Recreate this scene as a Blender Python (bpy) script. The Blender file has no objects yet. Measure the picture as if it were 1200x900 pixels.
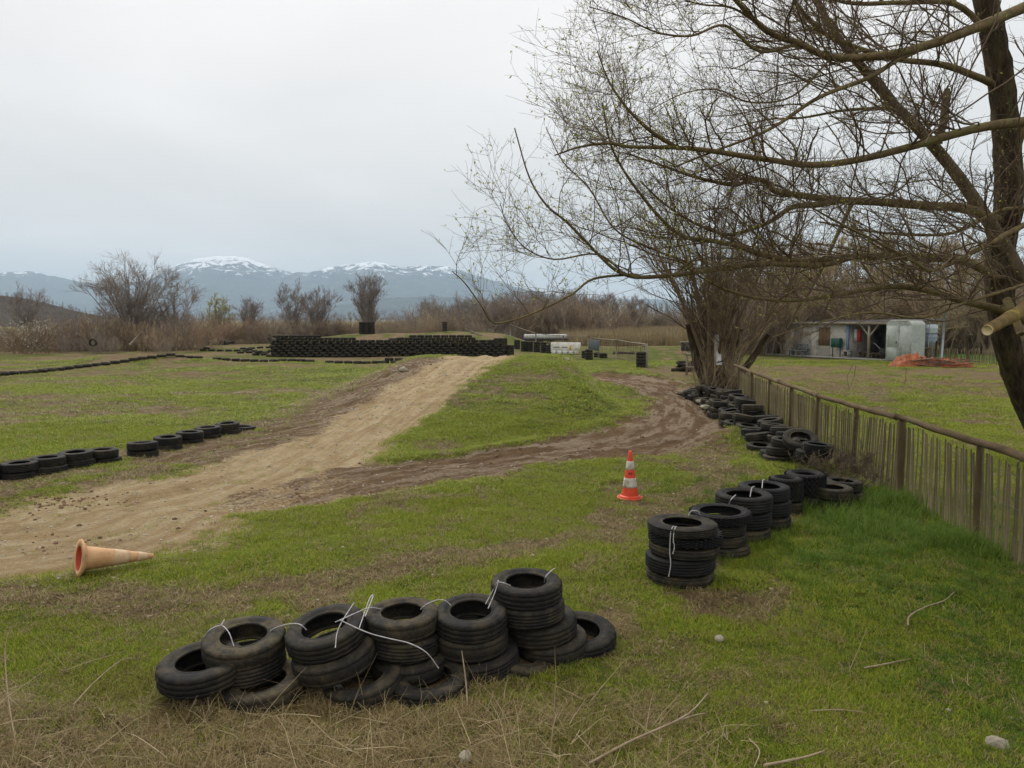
import bpy, math, random
import numpy as np

SC = bpy.context.scene
COL = SC.collection
R = math.radians
rng = np.random.default_rng(11)
random.seed(11)

# ---------------------------------------------------------------- camera
CAM_H = 2.75
PITCH = math.atan(75 / 900)
cam_d = bpy.data.cameras.new('camera')
cam = bpy.data.objects.new('camera', cam_d)
COL.objects.link(cam)
cam.location = (0, 0, CAM_H)
cam.rotation_euler = (math.pi / 2 - PITCH, 0, 0)
cam_d.sensor_width = 36
cam_d.lens = 27
cam_d.clip_start = 0.05
cam_d.clip_end = 60000
SC.camera = cam

# ---------------------------------------------------------------- world: overcast sky over a faint clear sky
SUN_EL, SUN_AZ = R(48), R(-25)      # azimuth measured from +Y towards +X
world = bpy.data.worlds.new('World')
SC.world = world
world.use_nodes = True
wn = world.node_tree
wn.nodes.clear()


def N(t, kind, **kw):
    n = t.nodes.new(kind)
    for k, v in kw.items():
        if k in n.bl_rna.properties.keys():
            setattr(n, k, v)
        else:
            n.inputs[k].default_value = v
    return n


w_out = N(wn, 'ShaderNodeOutputWorld')
w_bg = N(wn, 'ShaderNodeBackground', Strength=1.0)
sky = N(wn, 'ShaderNodeTexSky', sky_type='NISHITA')
sky.sun_disc = False
sky.sun_elevation = SUN_EL
sky.sun_rotation = SUN_AZ
sky.air_density = 1.0
sky.dust_density = 2.0
sky_s = N(wn, 'ShaderNodeVectorMath', operation='SCALE')
sky_s.inputs['Scale'].default_value = 0.10
wn.links.new(sky.outputs[0], sky_s.inputs[0])
tc = N(wn, 'ShaderNodeTexCoord')
sep = N(wn, 'ShaderNodeSeparateXYZ')
wn.links.new(tc.outputs['Generated'], sep.inputs[0])
# cloud deck: project the view direction on a flat layer so that the bands stretch towards the horizon
zc = N(wn, 'ShaderNodeMath', operation='MAXIMUM'); zc.inputs[1].default_value = 0.0
wn.links.new(sep.outputs['Z'], zc.inputs[0])
za = N(wn, 'ShaderNodeMath', operation='ADD'); za.inputs[1].default_value = 0.22
wn.links.new(zc.outputs[0], za.inputs[0])
dv = N(wn, 'ShaderNodeVectorMath', operation='DIVIDE')
cz = N(wn, 'ShaderNodeCombineXYZ')
for i in range(3):
    wn.links.new(za.outputs[0], cz.inputs[i])
wn.links.new(tc.outputs['Generated'], dv.inputs[0])
wn.links.new(cz.outputs[0], dv.inputs[1])
nz = N(wn, 'ShaderNodeTexNoise', Scale=0.75, Detail=5.0, Roughness=0.5, Distortion=0.3)
wn.links.new(dv.outputs[0], nz.inputs['Vector'])
rmp = N(wn, 'ShaderNodeMapRange')
rmp.inputs['From Min'].default_value = 0.3
rmp.inputs['From Max'].default_value = 0.7
rmp.inputs['To Min'].default_value = 0.86
rmp.inputs['To Max'].default_value = 1.12
wn.links.new(nz.outputs['Fac'], rmp.inputs['Value'])
# overcast luminance rises towards the zenith
lum = N(wn, 'ShaderNodeMath', operation='MULTIPLY_ADD')
lum.inputs[1].default_value = 0.42
lum.inputs[2].default_value = 0.62
z2 = N(wn, 'ShaderNodeMath', operation='MULTIPLY')
wn.links.new(zc.outputs[0], z2.inputs[0]); wn.links.new(zc.outputs[0], z2.inputs[1])
wn.links.new(z2.outputs[0], lum.inputs[0])
lm2 = N(wn, 'ShaderNodeMath', operation='MULTIPLY')
wn.links.new(lum.outputs[0], lm2.inputs[0])
wn.links.new(rmp.outputs[0], lm2.inputs[1])
ccol = N(wn, 'ShaderNodeVectorMath', operation='SCALE')
ccol.inputs[0].default_value = (1.035, 1.0, 0.965)
wn.links.new(lm2.outputs[0], ccol.inputs['Scale'])
wmix = N(wn, 'ShaderNodeMix', data_type='RGBA')
wmix.inputs['Factor'].default_value = 0.93
wn.links.new(sky_s.outputs[0], wmix.inputs['A'])
wn.links.new(ccol.outputs[0], wmix.inputs['B'])
wn.links.new(wmix.outputs['Result'], w_bg.inputs['Color'])
wn.links.new(w_bg.outputs[0], w_out.inputs['Surface'])

sun_d = bpy.data.lights.new('sun', 'SUN')
sun_d.energy = 1.5
sun_d.angle = R(22)
sun_d.color = (1.0, 0.96, 0.9)
sun = bpy.data.objects.new('sun', sun_d)
COL.objects.link(sun)
# the lamp shines along its -Z: put that opposite the direction to the sun
sun.rotation_euler = (math.pi / 2 - SUN_EL, 0, math.pi - SUN_AZ)
sun.location = (-30, 60, 80)

vs = SC.view_settings
SC.display_settings.display_device = 'sRGB'
vs.view_transform = 'Standard'
vs.look = 'None'
vs.exposure = 0.5
vs.gamma = 1.0
vs.use_curve_mapping = False
SC.cycles.use_denoising = True
SC.cycles.max_bounces = 6
SC.cycles.diffuse_bounces = 3
SC.cycles.volume_bounces = 2
SC.cycles.transparent_max_bounces = 8


# ---------------------------------------------------------------- projection of a photo pixel into the place
def ray(px, py):
    x = (px - 600) / 900
    v = (450 - py) / 900
    return np.array([x, math.cos(PITCH) + v * math.sin(PITCH), v * math.cos(PITCH) - math.sin(PITCH)])


def g(px, py, z=0.0):
    """point of the level z seen at a photo pixel"""
    d = ray(px, py)
    t = (z - CAM_H) / d[2]
    return np.array([d[0] * t, d[1] * t, z])


def at(px, py, Y):
    """point of the vertical plane y = Y seen at a photo pixel"""
    d = ray(px, py)
    t = Y / d[1]
    return np.array([d[0] * t, Y, CAM_H + d[2] * t])


# ---------------------------------------------------------------- numeric noise
def _hash(ix, iy, seed):
    h = (ix.astype(np.int64) * 374761393 + iy.astype(np.int64) * 668265263 + seed * 974711) & 0x7fffffff
    h = ((h ^ (h >> 13)) * 1274126177) & 0x7fffffff
    h = (h ^ (h >> 16)) & 0xffff
    return h / 65535.0


def vnoise(x, y, seed=0):
    x = np.asarray(x, float); y = np.asarray(y, float)
    ix = np.floor(x); iy = np.floor(y)
    fx = x - ix; fy = y - iy
    fx = fx * fx * (3 - 2 * fx); fy = fy * fy * (3 - 2 * fy)
    a = _hash(ix, iy, seed); b = _hash(ix + 1, iy, seed)
    c = _hash(ix, iy + 1, seed); d = _hash(ix + 1, iy + 1, seed)
    return (a * (1 - fx) + b * fx) * (1 - fy) + (c * (1 - fx) + d * fx) * fy


def fbm(x, y, seed=0, octs=4):
    s = 0; a = 0.5; t = 0
    x = np.asarray(x, float); y = np.asarray(y, float)
    for i in range(octs):
        s = s + a * vnoise(x, y, seed + 17 * i); t += a
        x, y = x * 2.03 + 3.1 + .3 * y, y * 2.03 - 1.7 - .3 * x
        a *= 0.5
    return s / t


def sst(a, b, x):
    t = np.clip((np.asarray(x, float) - a) / (b - a), 0, 1)
    return t * t * (3 - 2 * t)


def polydist(x, y, pts, widths=None):
    """distance to a polyline, its interpolated width, a running length and the signed side"""
    x = np.asarray(x, float); y = np.asarray(y, float)
    best = np.full(x.shape, 1e9); wd = np.zeros(x.shape); run = np.zeros(x.shape); side = np.zeros(x.shape)
    L = 0
    for i in range(len(pts) - 1):
        ax, ay = pts[i][:2]; bx, by = pts[i + 1][:2]
        dx, dy = bx - ax, by - ay
        l2 = dx * dx + dy * dy
        t = np.clip(((x - ax) * dx + (y - ay) * dy) / l2, 0, 1)
        ex = x - ax - t * dx; ey = y - ay - t * dy
        d = np.hypot(ex, ey)
        m = d < best
        best = np.where(m, d, best)
        if widths is not None:
            wd = np.where(m, widths[i] * (1 - t) + widths[i + 1] * t, wd)
        run = np.where(m, L + t * math.sqrt(l2), run)
        side = np.where(m, np.sign(dx * ey - dy * ex), side)
        L += math.sqrt(l2)
    return best, wd, run, side


def spline(pts, n=12):
    """Catmull-Rom through points, n samples per span"""
    P = np.array(pts, float)
    P = np.vstack([2 * P[0] - P[1], P, 2 * P[-1] - P[-2]])
    out = []
    for i in range(1, len(P) - 2):
        for k in range(n):
            t = k / n
            a, b, c, d = P[i - 1], P[i], P[i + 1], P[i + 2]
            out.append(0.5 * ((2 * b) + (c - a) * t + (2 * a - 5 * b + 4 * c - d) * t * t + (3 * b - a - 3 * c + d) * t ** 3))
    out.append(P[-2])
    return np.array(out)


# ---------------------------------------------------------------- objects
def mesh_np(name, V, F, mat=None, smooth=True, mats=None, midx=None):
    """fast mesh from numpy arrays; F is (n,3) or (n,4), or a list of such arrays"""
    if not isinstance(F, list):
        F = [F]
    F = [np.asarray(f, np.int32) for f in F if len(f)]
    me = bpy.data.meshes.new(name)
    V = np.asarray(V, np.float32)
    me.vertices.add(len(V))
    me.vertices.foreach_set('co', V.ravel())
    loops = np.concatenate([f.ravel() for f in F])
    tot = np.concatenate([np.full(len(f), f.shape[1], np.int32) for f in F])
    start = np.concatenate([[0], np.cumsum(tot)[:-1]]).astype(np.int32)
    me.loops.add(len(loops))
    me.loops.foreach_set('vertex_index', loops)
    me.polygons.add(len(tot))
    me.polygons.foreach_set('loop_start', start)
    me.polygons.foreach_set('loop_total', tot)
    if smooth:
        me.polygons.foreach_set('use_smooth', np.ones(len(tot), bool))
    for m in (mats or ([mat] if mat else [])):
        me.materials.append(m)
    if midx is not None:
        me.polygons.foreach_set('material_index', np.asarray(midx, np.int32))
    me.update(calc_edges=True)
    me.validate()
    return me


def link(name, me, parent=None, loc=None, rot=None, scale=None):
    o = bpy.data.objects.new(name, me)
    COL.objects.link(o)
    if parent is not None:
        o.parent = parent
    if loc is not None:
        o.location = loc
    if rot is not None:
        o.rotation_euler = rot
    if scale is not None:
        o.scale = scale
    return o


def tag(o, label=None, cat=None, group=None, kind=None):
    if label:
        o['label'] = label
    if cat:
        o['category'] = cat
    if group:
        o['group'] = group
    if kind:
        o['kind'] = kind
    return o


def thing(name, label, cat, loc=(0, 0, 0), rz=0.0, group=None):
    o = bpy.data.objects.new(name, None)
    o.empty_display_size = 0.2
    COL.objects.link(o)
    o.location = loc
    o.rotation_euler = (0, 0, rz)
    return tag(o, label, cat, group)


class MB:
    """collects boxes, bars, tubes into one mesh"""
    def __init__(self):
        self.v = []; self.f4 = []; self.f3 = []; self.n = 0

    def add(self, V, F):
        V = np.asarray(V, float); F = np.asarray(F, int)
        self.v.append(V)
        (self.f4 if F.shape[1] == 4 else self.f3).append(F + self.n)
        self.n += len(V)
        return self

    def box(self, c, s, rz=0.0, bev=0.0, rx=0.0, ry=0.0):
        x, y, z = np.array(s, float) / 2
        if bev <= 0:
            V = np.array([[i * x, j * y, k * z] for k in (-1, 1) for j in (-1, 1) for i in (-1, 1)])
            F = [[0, 2, 3, 1], [4, 5, 7, 6], [0, 1, 5, 4], [2, 6, 7, 3], [0, 4, 6, 2], [1, 3, 7, 5]]
        else:
            b = min(bev, x * .9, y * .9, z * .9)
            def ring(zz, ix):
                a, c2 = x - ix, y - ix
                return [[a - b, -c2, zz], [a, -c2 + b, zz], [a, c2 - b, zz], [a - b, c2, zz],
                        [-a + b, c2, zz], [-a, c2 - b, zz], [-a, -c2 + b, zz], [-a + b, -c2, zz]]
            V = np.array(ring(-z, b * .7) + ring(-z + b, 0) + ring(z - b, 0) + ring(z, b * .7))
            F = []
            for k in range(3):
                for i in range(8):
                    F.append([k * 8 + i, k * 8 + (i + 1) % 8, k * 8 + 8 + (i + 1) % 8, k * 8 + 8 + i])
            for o_, rev in ((0, True), (24, False)):
                q = [[o_ + 7, o_ + 0, o_ + 3, o_ + 4], [o_ + 0, o_ + 1, o_ + 2, o_ + 3], [o_ + 4, o_ + 5, o_ + 6, o_ + 7]]
                F += [a[::-1] for a in q] if rev else q
        V = rotm(rx, ry, rz) @ V.T
        return self.add(V.T + np.array(c, float), F)

    def tube(self, P, r, sides=8, cap=True):
        P = np.asarray(P, float)
        r = np.broadcast_to(np.asarray(r, float), (len(P),))
        V, F = tubes(P[None], r[None], sides)
        if cap:
            n0 = len(V)
            V = np.vstack([V, P[:1], P[-1:]])
            m = len(P)
            c0 = np.array([[n0, (i + 1) % sides, i] for i in range(sides)])
            e = (m - 1) * sides
            c1 = np.array([[n0 + 1, e + i, e + (i + 1) % sides] for i in range(sides)])
            self.v.append(V); self.f4.append(F + self.n); self.f3.append(np.vstack([c0, c1]) + self.n); self.n += len(V)
            return self
        return self.add(V, F)

    def mesh(self, name, mat, smooth=False):
        F = []
        if self.f4:
            F.append(np.vstack(self.f4))
        if self.f3:
            F.append(np.vstack(self.f3))
        return mesh_np(name, np.vstack(self.v), F, mat, smooth)

    def build(self, name, mat, parent=None, loc=None, rot=None, smooth=False):
        return link(name, self.mesh(name, mat, smooth), parent, loc, rot)


def rotm(rx, ry, rz):
    cx, sx, cy, sy, cz_, sz = math.cos(rx), math.sin(rx), math.cos(ry), math.sin(ry), math.cos(rz), math.sin(rz)
    X = np.array([[1, 0, 0], [0, cx, -sx], [0, sx, cx]])
    Y = np.array([[cy, 0, sy], [0, 1, 0], [-sy, 0, cy]])
    Z = np.array([[cz_, -sz, 0], [sz, cz_, 0], [0, 0, 1]])
    return Z @ Y @ X


def tubes(P, r, sides=3):
    """P (N,m,3) paths, r (N,m) radii -> verts, quads"""
    Np, m, _ = P.shape
    T = np.empty_like(P)
    T[:, 1:-1] = P[:, 2:] - P[:, :-2]
    T[:, 0] = P[:, 1] - P[:, 0]
    T[:, -1] = P[:, -1] - P[:, -2]
    T /= np.linalg.norm(T, axis=2, keepdims=True) + 1e-9
    mean = P[:, -1] - P[:, 0]
    mean /= np.linalg.norm(mean, axis=1, keepdims=True) + 1e-9
    ref = np.where(np.abs(mean[:, 2:3]) < 0.8, np.array([[0, 0, 1.0]]), np.array([[1.0, 0, 0]]))
    ref = np.repeat(ref[:, None], m, 1)
    A = np.cross(T, ref); A /= np.linalg.norm(A, axis=2, keepdims=True) + 1e-9
    B = np.cross(T, A)
    ang = np.arange(sides) * 2 * math.pi / sides
    V = P[:, :, None] + r[:, :, None, None] * (A[:, :, None] * np.cos(ang)[None, None, :, None] + B[:, :, None] * np.sin(ang)[None, None, :, None])
    i, j, k = np.meshgrid(np.arange(Np), np.arange(m - 1), np.arange(sides), indexing='ij')
    base = i * m * sides
    a = base + j * sides + k; b = base + j * sides + (k + 1) % sides
    F = np.stack([a, a + sides, b + sides, b], -1).reshape(-1, 4)
    return V.reshape(-1, 3), F

# ---------------------------------------------------------------- materials
def mat_base(name, rough=0.8, spec=0.3):
    m = bpy.data.materials.new(name)
    m.use_nodes = True
    t = m.node_tree
    b = t.nodes['Principled BSDF']
    b.inputs['Roughness'].default_value = rough
    b.inputs['Specular IOR Level'].default_value = spec
    return m, t, b


def mixc(t, fac, a, b_, blend='MIX'):
    n = t.nodes.new('ShaderNodeMix')
    n.data_type = 'RGBA'; n.blend_type = blend
    for s, v in (('Factor', fac), ('A', a), ('B', b_)):
        if hasattr(v, 'links'):
            t.links.new(v, n.inputs[s])
        elif s == 'Factor':
            n.inputs[s].default_value = v
        else:
            n.inputs[s].default_value = (*v, 1) if len(v) == 3 else v
    return n.outputs['Result']


def noise(t, vec, scale, detail=4.0, rough=0.55, dist=0.0, lo=0.3, hi=0.7):
    n = N(t, 'ShaderNodeTexNoise', Scale=scale, Detail=detail, Roughness=rough, Distortion=dist)
    if vec is not None:
        t.links.new(vec, n.inputs['Vector'])
    r = t.nodes.new('ShaderNodeMapRange')
    r.interpolation_type = 'SMOOTHSTEP'
    r.inputs['From Min'].default_value = lo
    r.inputs['From Max'].default_value = hi
    t.links.new(n.outputs['Fac'], r.inputs['Value'])
    return r.outputs[0]


def mth(t, op, a, b_=None):
    n = t.nodes.new('ShaderNodeMath'); n.operation = op
    for i, v in enumerate((a, b_)):
        if v is None:
            continue
        if hasattr(v, 'links'):
            t.links.new(v, n.inputs[i])
        else:
            n.inputs[i].default_value = v
    return n.outputs[0]


def bump(t, b, h, strength, dist):
    n = t.nodes.new('ShaderNodeBump')
    n.inputs['Strength'].default_value = strength
    n.inputs['Distance'].default_value = dist
    t.links.new(h, n.inputs['Height'])
    t.links.new(n.outputs[0], b.inputs['Normal'])


def coord(t, which='Object'):
    return N(t, 'ShaderNodeTexCoord').outputs[which]


def simple(name, c1, c2, scale=6.0, rough=0.8, spec=0.3, bmp=0.3, bd=0.01, stretch=None, rand=0.0, c3=None, metal=0.0):
    """two- or three-tone worn surface with fine relief; rand shifts brightness from object to object"""
    m, t, b = mat_base(name, rough, spec)
    b.inputs['Metallic'].default_value = metal
    co = coord(t)
    if stretch:
        mp = N(t, 'ShaderNodeMapping')
        mp.inputs['Scale'].default_value = stretch
        t.links.new(co, mp.inputs[0]); co = mp.outputs[0]
    f = noise(t, co, scale, 5.0, 0.65)
    c = mixc(t, f, c1, c2)
    if c3:
        c = mixc(t, noise(t, co, scale * .45, 4.0, .6, 0.5, .5, .68), c, c3)
    if rand:
        oi = N(t, 'ShaderNodeObjectInfo').outputs['Random']
        k = mth(t, 'MULTIPLY_ADD', oi, 2 * rand)
        k.node.inputs[2].default_value = 1 - rand
        hs = N(t, 'ShaderNodeHueSaturation')
        t.links.new(k, hs.inputs['Value']); t.links.new(c, hs.inputs['Color'])
        c = hs.outputs[0]
    t.links.new(c, b.inputs['Base Color'])
    if bmp:
        bump(t, b, noise(t, co, scale * 3.5, 4.0, .6, 0, .2, .8), bmp, bd)
    return m


def blade_mat(name, cols, trans=0.25, rough=0.6, hue=0.03):
    """leaf / blade: colour varies from clump to clump and along the place"""
    m, t, b = mat_base(name, rough, 0.25)
    oi = N(t, 'ShaderNodeObjectInfo')
    geo = N(t, 'ShaderNodeNewGeometry')
    f = mth(t, 'FRACT', mth(t, 'ADD', oi.outputs['Random'], mth(t, 'MULTIPLY', geo.outputs['Random Per Island'], 0.9)))
    rp = N(t, 'ShaderNodeValToRGB')
    e = rp.color_ramp.elements
    e[0].position = 0; e[0].color = (*cols[0], 1)
    e[1].position = 1; e[1].color = (*cols[-1], 1)
    for i, c in enumerate(cols[1:-1]):
        x = e.new((i + 1) / (len(cols) - 1)); x.color = (*c, 1)
    t.links.new(f, rp.inputs[0])
    t.links.new(rp.outputs[0], b.inputs['Base Color'])
    if trans:
        tr = N(t, 'ShaderNodeBsdfTranslucent')
        t.links.new(rp.outputs[0], tr.inputs['Color'])
        mx = N(t, 'ShaderNodeMixShader'); mx.inputs[0].default_value = trans
        t.links.new(b.outputs[0], mx.inputs[1]); t.links.new(tr.outputs[0], mx.inputs[2])
        t.links.new(mx.outputs[0], t.nodes['Material Output'].inputs['Surface'])
    return m


M = {}
M['grass'] = blade_mat('grass_blade', [(.155, .235, .008), (.220, .310, .010), (.290, .335, .016), (.37, .31, .055), (.110, .17, .009), (.250, .305, .013)])
M['lush'] = blade_mat('lush_blade', [(.070, .140, .011), (.095, .175, .013), (.125, .20, .016), (.15, .20, .024)])
M['dry'] = blade_mat('dry_blade', [(.22, .150, .060), (.32, .235, .105), (.12, .08, .032), (.42, .325, .165), (.12, .105, .022), (.18, .12, .05)], 0.15)
M['straw'] = blade_mat('straw_stalk', [(.30, .235, .125), (.40, .325, .19), (.22, .165, .085), (.17, .125, .06)], 0.12)
M['weed'] = blade_mat('weed_leaf', [(.075, .125, .014), (.10, .155, .016), (.13, .17, .025)], .2)
M['moss'] = blade_mat('moss', [(.16, .16, .025), (.21, .19, .03), (.13, .14, .025)], 0.2)
M['bud'] = blade_mat('willow_bud', [(.40, .40, .07), (.30, .34, .05), (.46, .42, .12)], 0.3)
M['bark'] = simple('willow_bark', (.130, .094, .058), (.045, .032, .020), 11, .9, .15, 1.0, .05, (1, 1, .22), c3=(.135, .125, .05))
M['bark_pale'] = simple('pale_bark', (.185, .145, .095), (.10, .075, .05), 6, .9, .15, .7, .02, (1, 1, .3))
M['limb'] = simple('limb_bark', (.185, .135, .062), (.095, .068, .034), 7, .85, .2, .4, .01, c3=(.15, .14, .05))
M['twig'] = simple('twig_bark', (.180, .128, .078), (.105, .076, .050), 3, .8, .2, 0)
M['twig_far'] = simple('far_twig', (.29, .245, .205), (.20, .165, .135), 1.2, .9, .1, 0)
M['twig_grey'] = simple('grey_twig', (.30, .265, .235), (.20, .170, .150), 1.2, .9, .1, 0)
M['brush'] = simple('brush_twig', (.37, .285, .19), (.25, .185, .125), 0.35, .9, .1, 0, c3=(.25, .225, .10), rand=.25)
M['brush_red'] = simple('red_brush_twig', (.33, .225, .155), (.22, .15, .105), 0.35, .9, .1, 0, rand=.25)
M['brush_tan'] = simple('tan_brush_twig', (.46, .39, .27), (.33, .27, .18), 0.35, .9, .1, 0, rand=.2)
M['ivy'] = blade_mat('ivy_leaf', [(.022, .040, .014), (.035, .055, .018), (.05, .065, .024)], .1)
M['blossom'] = blade_mat('blossom', [(.62, .60, .52), (.52, .50, .42), (.42, .42, .30)], .2)
M['cutwood'] = simple('sawn_wood', (.80, .64, .38), (.66, .50, .27), 14, .8, .2, .3, .004)
M['lichen_bark'] = simple('lichen_bark', (.20, .135, .045), (.10, .07, .03), 9, .85, .2, .4, .006, c3=(.30, .24, .05))

# ---------------------------------------------------------------- the lie of the land
TRACK = [(-24, 5.6), (-14, 6.9), tuple(g(0, 632)[:2]), tuple(g(150, 592)[:2]), tuple(g(300, 560)[:2]), (-3.95, 17.2), (-3.2, 22), (-2.3, 27), (-1.5, 31.5), (-0.6, 38), (1.5, 50)]
TRACK_W = [2.3, 2.3, 2.25, 1.95, 1.6, 1.35, 1.3, 1.35, 1.45, 1.4, 1.3]
MUD = [tuple(g(a, b)[:2]) for a, b in ((130, 632), (220, 605), (310, 584), (400, 565), (500, 550), (610, 536), (715, 521), (785, 502), (806, 482), (792, 462), (752, 449), (700, 441))]
MUD_W = [.35, .5, .75, 1.1, 1.15, 1.1, 1.45, 1.75, 1.35, 1.4, 1.5, 1.5]
sp = spline([(a, b, c) for (a, b), c in zip(TRACK, TRACK_W)], 5)
TRACK, TRACK_W = sp[:, :2], sp[:, 2]
sp = spline([(a, b, c) for (a, b), c in zip(MUD, MUD_W)], 5)
MUD, MUD_W = sp[:, :2], sp[:, 2]
PATH = [tuple(g(a, b)[:2]) for a, b in ((828, 512), (842, 535), (852, 556), (828, 577), (780, 598), (710, 622), (600, 648), (480, 668), (330, 688), (150, 702), (-40, 712))]
PILE = [tuple(g(a, b)[:2]) for a, b in ((245, 800), (310, 812), (420, 812), (500, 805), (560, 778), (610, 765), (665, 752))]
PILE2 = [tuple(g(a, b)[:2]) for a, b in ((803, 672), (846, 640), (875, 628), (897, 615), (922, 600), (948, 596), (975, 590), (1000, 585))]
EARTH = [(-6.6, 15.2), (-5.75, 17.5), (-5.15, 20.5), (-4.55, 24.0), (-4.0, 27.5), (-3.4, 31.0)]
SCUFF = [tuple(g(a, b)[:2]) for a, b in ((-60, 575), (120, 548), (260, 522), (380, 488), (440, 455))]
FENCE = [(4.2, 2.0), (5.35, 6.2), tuple(g(1200, 668)[:2]), tuple(g(1062, 587)[:2]), (6.22, 15.3), (6.75, 20.2), (7.4, 25.2)]
HUMP_EDGE = [(-1e3, 14.0), (-1.0, 15.8), (0, 16.8), (2.1, 19), (3.1, 21.5), (3.65, 24.0), (4.05, 40)]


def masks(x, y):
    """what covers the ground at a place"""
    x = np.asarray(x, float); y = np.asarray(y, float)
    jx = x + .9 * (fbm(x * .9, y * .9, 5) - .5) + .5 * (fbm(x * 3.5, y * 3.5, 6) - .5)
    jy = y + .9 * (fbm(x * .9, y * .9, 8) - .5) + .5 * (fbm(x * 3.5, y * 3.5, 9) - .5)
    out = {}
    d, w, run, side = polydist(jx, jy, TRACK, TRACK_W)
    out['track'] = sst(1.32, .74, d / w)
    d0, _, run, side = polydist(x + .12 * (jx - x), y + .12 * (jy - y), TRACK)
    out['track_off'] = np.where(side > 0, d0, -d0); out['track_run'] = run
    d, w, run, side = polydist(jx, jy, MUD, MUD_W)
    shape = sst(1.2, .78, d / w)
    out['mud'] = shape * (.15 + .85 * sst(.5, 6.5, run + 2.5 * (fbm(x * 1.6, y * 1.6, 14) - .5)))
    out['track'] = np.maximum(out['track'], shape * sst(10.5, 5.5, run))
    d0, w, run, side = polydist(x + .15 * (jx - x), y + .15 * (jy - y), MUD, MUD_W)
    out['mud_off'] = side * d0 / np.maximum(w, .1); out['mud_run'] = run
    d, w, _, _ = polydist(jx, jy, PATH)
    path = sst(.55, .12, d) * .75
    d, _, _, _ = polydist(jx, jy, SCUFF)
    scuff = sst(2.6, .6, d) * 1.15
    n1 = fbm(x * .55, y * .55, 21, 4)
    n2 = fbm(x * 2.2, y * 2.2, 22, 4)
    n3 = fbm(x * .12, y * .2, 23, 3)
    patch = sst(.53, .66, n1 * .6 + n2 * .4) * .68
    # front of the picture is more worn than the rest
    worn = sst(9.5, 6.5, y) * sst(-8, -2, -np.abs(x - 0.5)) * .30
    patch = np.clip(patch + worn * sst(.42, .58, n2), 0, 1)
    near_fence = sst(2.6, .9, np.abs(polydist(x, y, FENCE)[0])) * sst(13.5, 10.5, y)
    right_side = (x > np.interp(y, [p[1] for p in FENCE], [p[0] for p in FENCE])).astype(float)
    green_corner = sst(2.2, 3.6, x) * sst(14, 9, y) * (1 - right_side)
    patch = patch * (1 - .7 * green_corner)
    # yard behind the fence: a worn band across the lawn
    yard = right_side * sst(26, 34, y + 1.2 * n3) * sst(50, 43, y) * .85 * sst(.30, .52, n1 * .5 + n2 * .5) + right_side * .30 * sst(.42, .62, n2)
    far_dirt = sst(0, 1, np.clip((n1 - .42) * 6, 0, 1)) * sst(40, 48, y) * sst(4, -2, x) * .8
    left_dirt = sst(.5, .6, fbm(x * .2 + 7, y * .3, 31, 3)) * sst(-2, -6, x) * sst(17, 20, y) * .55
    bank_e = sst(1.25, .45, polydist(jx, jy, EARTH)[0])
    out['mud'] = np.maximum(out['mud'], bank_e * .72)
    bare = np.clip(bank_e + path + scuff * sst(.34, .56, n2 * .6 + n1 * .4) + patch + yard + far_dirt + left_dirt, 0, 1)
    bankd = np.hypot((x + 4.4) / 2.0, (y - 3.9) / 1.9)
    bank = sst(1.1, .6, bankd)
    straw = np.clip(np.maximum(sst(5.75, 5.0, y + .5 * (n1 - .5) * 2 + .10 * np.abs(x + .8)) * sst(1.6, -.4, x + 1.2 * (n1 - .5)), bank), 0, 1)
    dp = np.minimum(polydist(x, y, PILE)[0], polydist(x, y, PILE2)[0])
    bare = np.maximum(bare, sst(.30, .20, dp))
    out['pile'] = sst(.34, .24, dp)
    out['bare'] = bare
    out['straw'] = straw
    out['bank'] = bank
    out['lush'] = np.clip(near_fence * (1 - right_side * .7) * sst(.3, .5, n2 + .1) + green_corner * .9 * sst(.30, .52, n1), 0, 1)
    out['field'] = sst(72, 84, y - .25 * x) * sst(3, 9, x) * sst(60, 40, x)
    out['right'] = right_side
    return out


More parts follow.
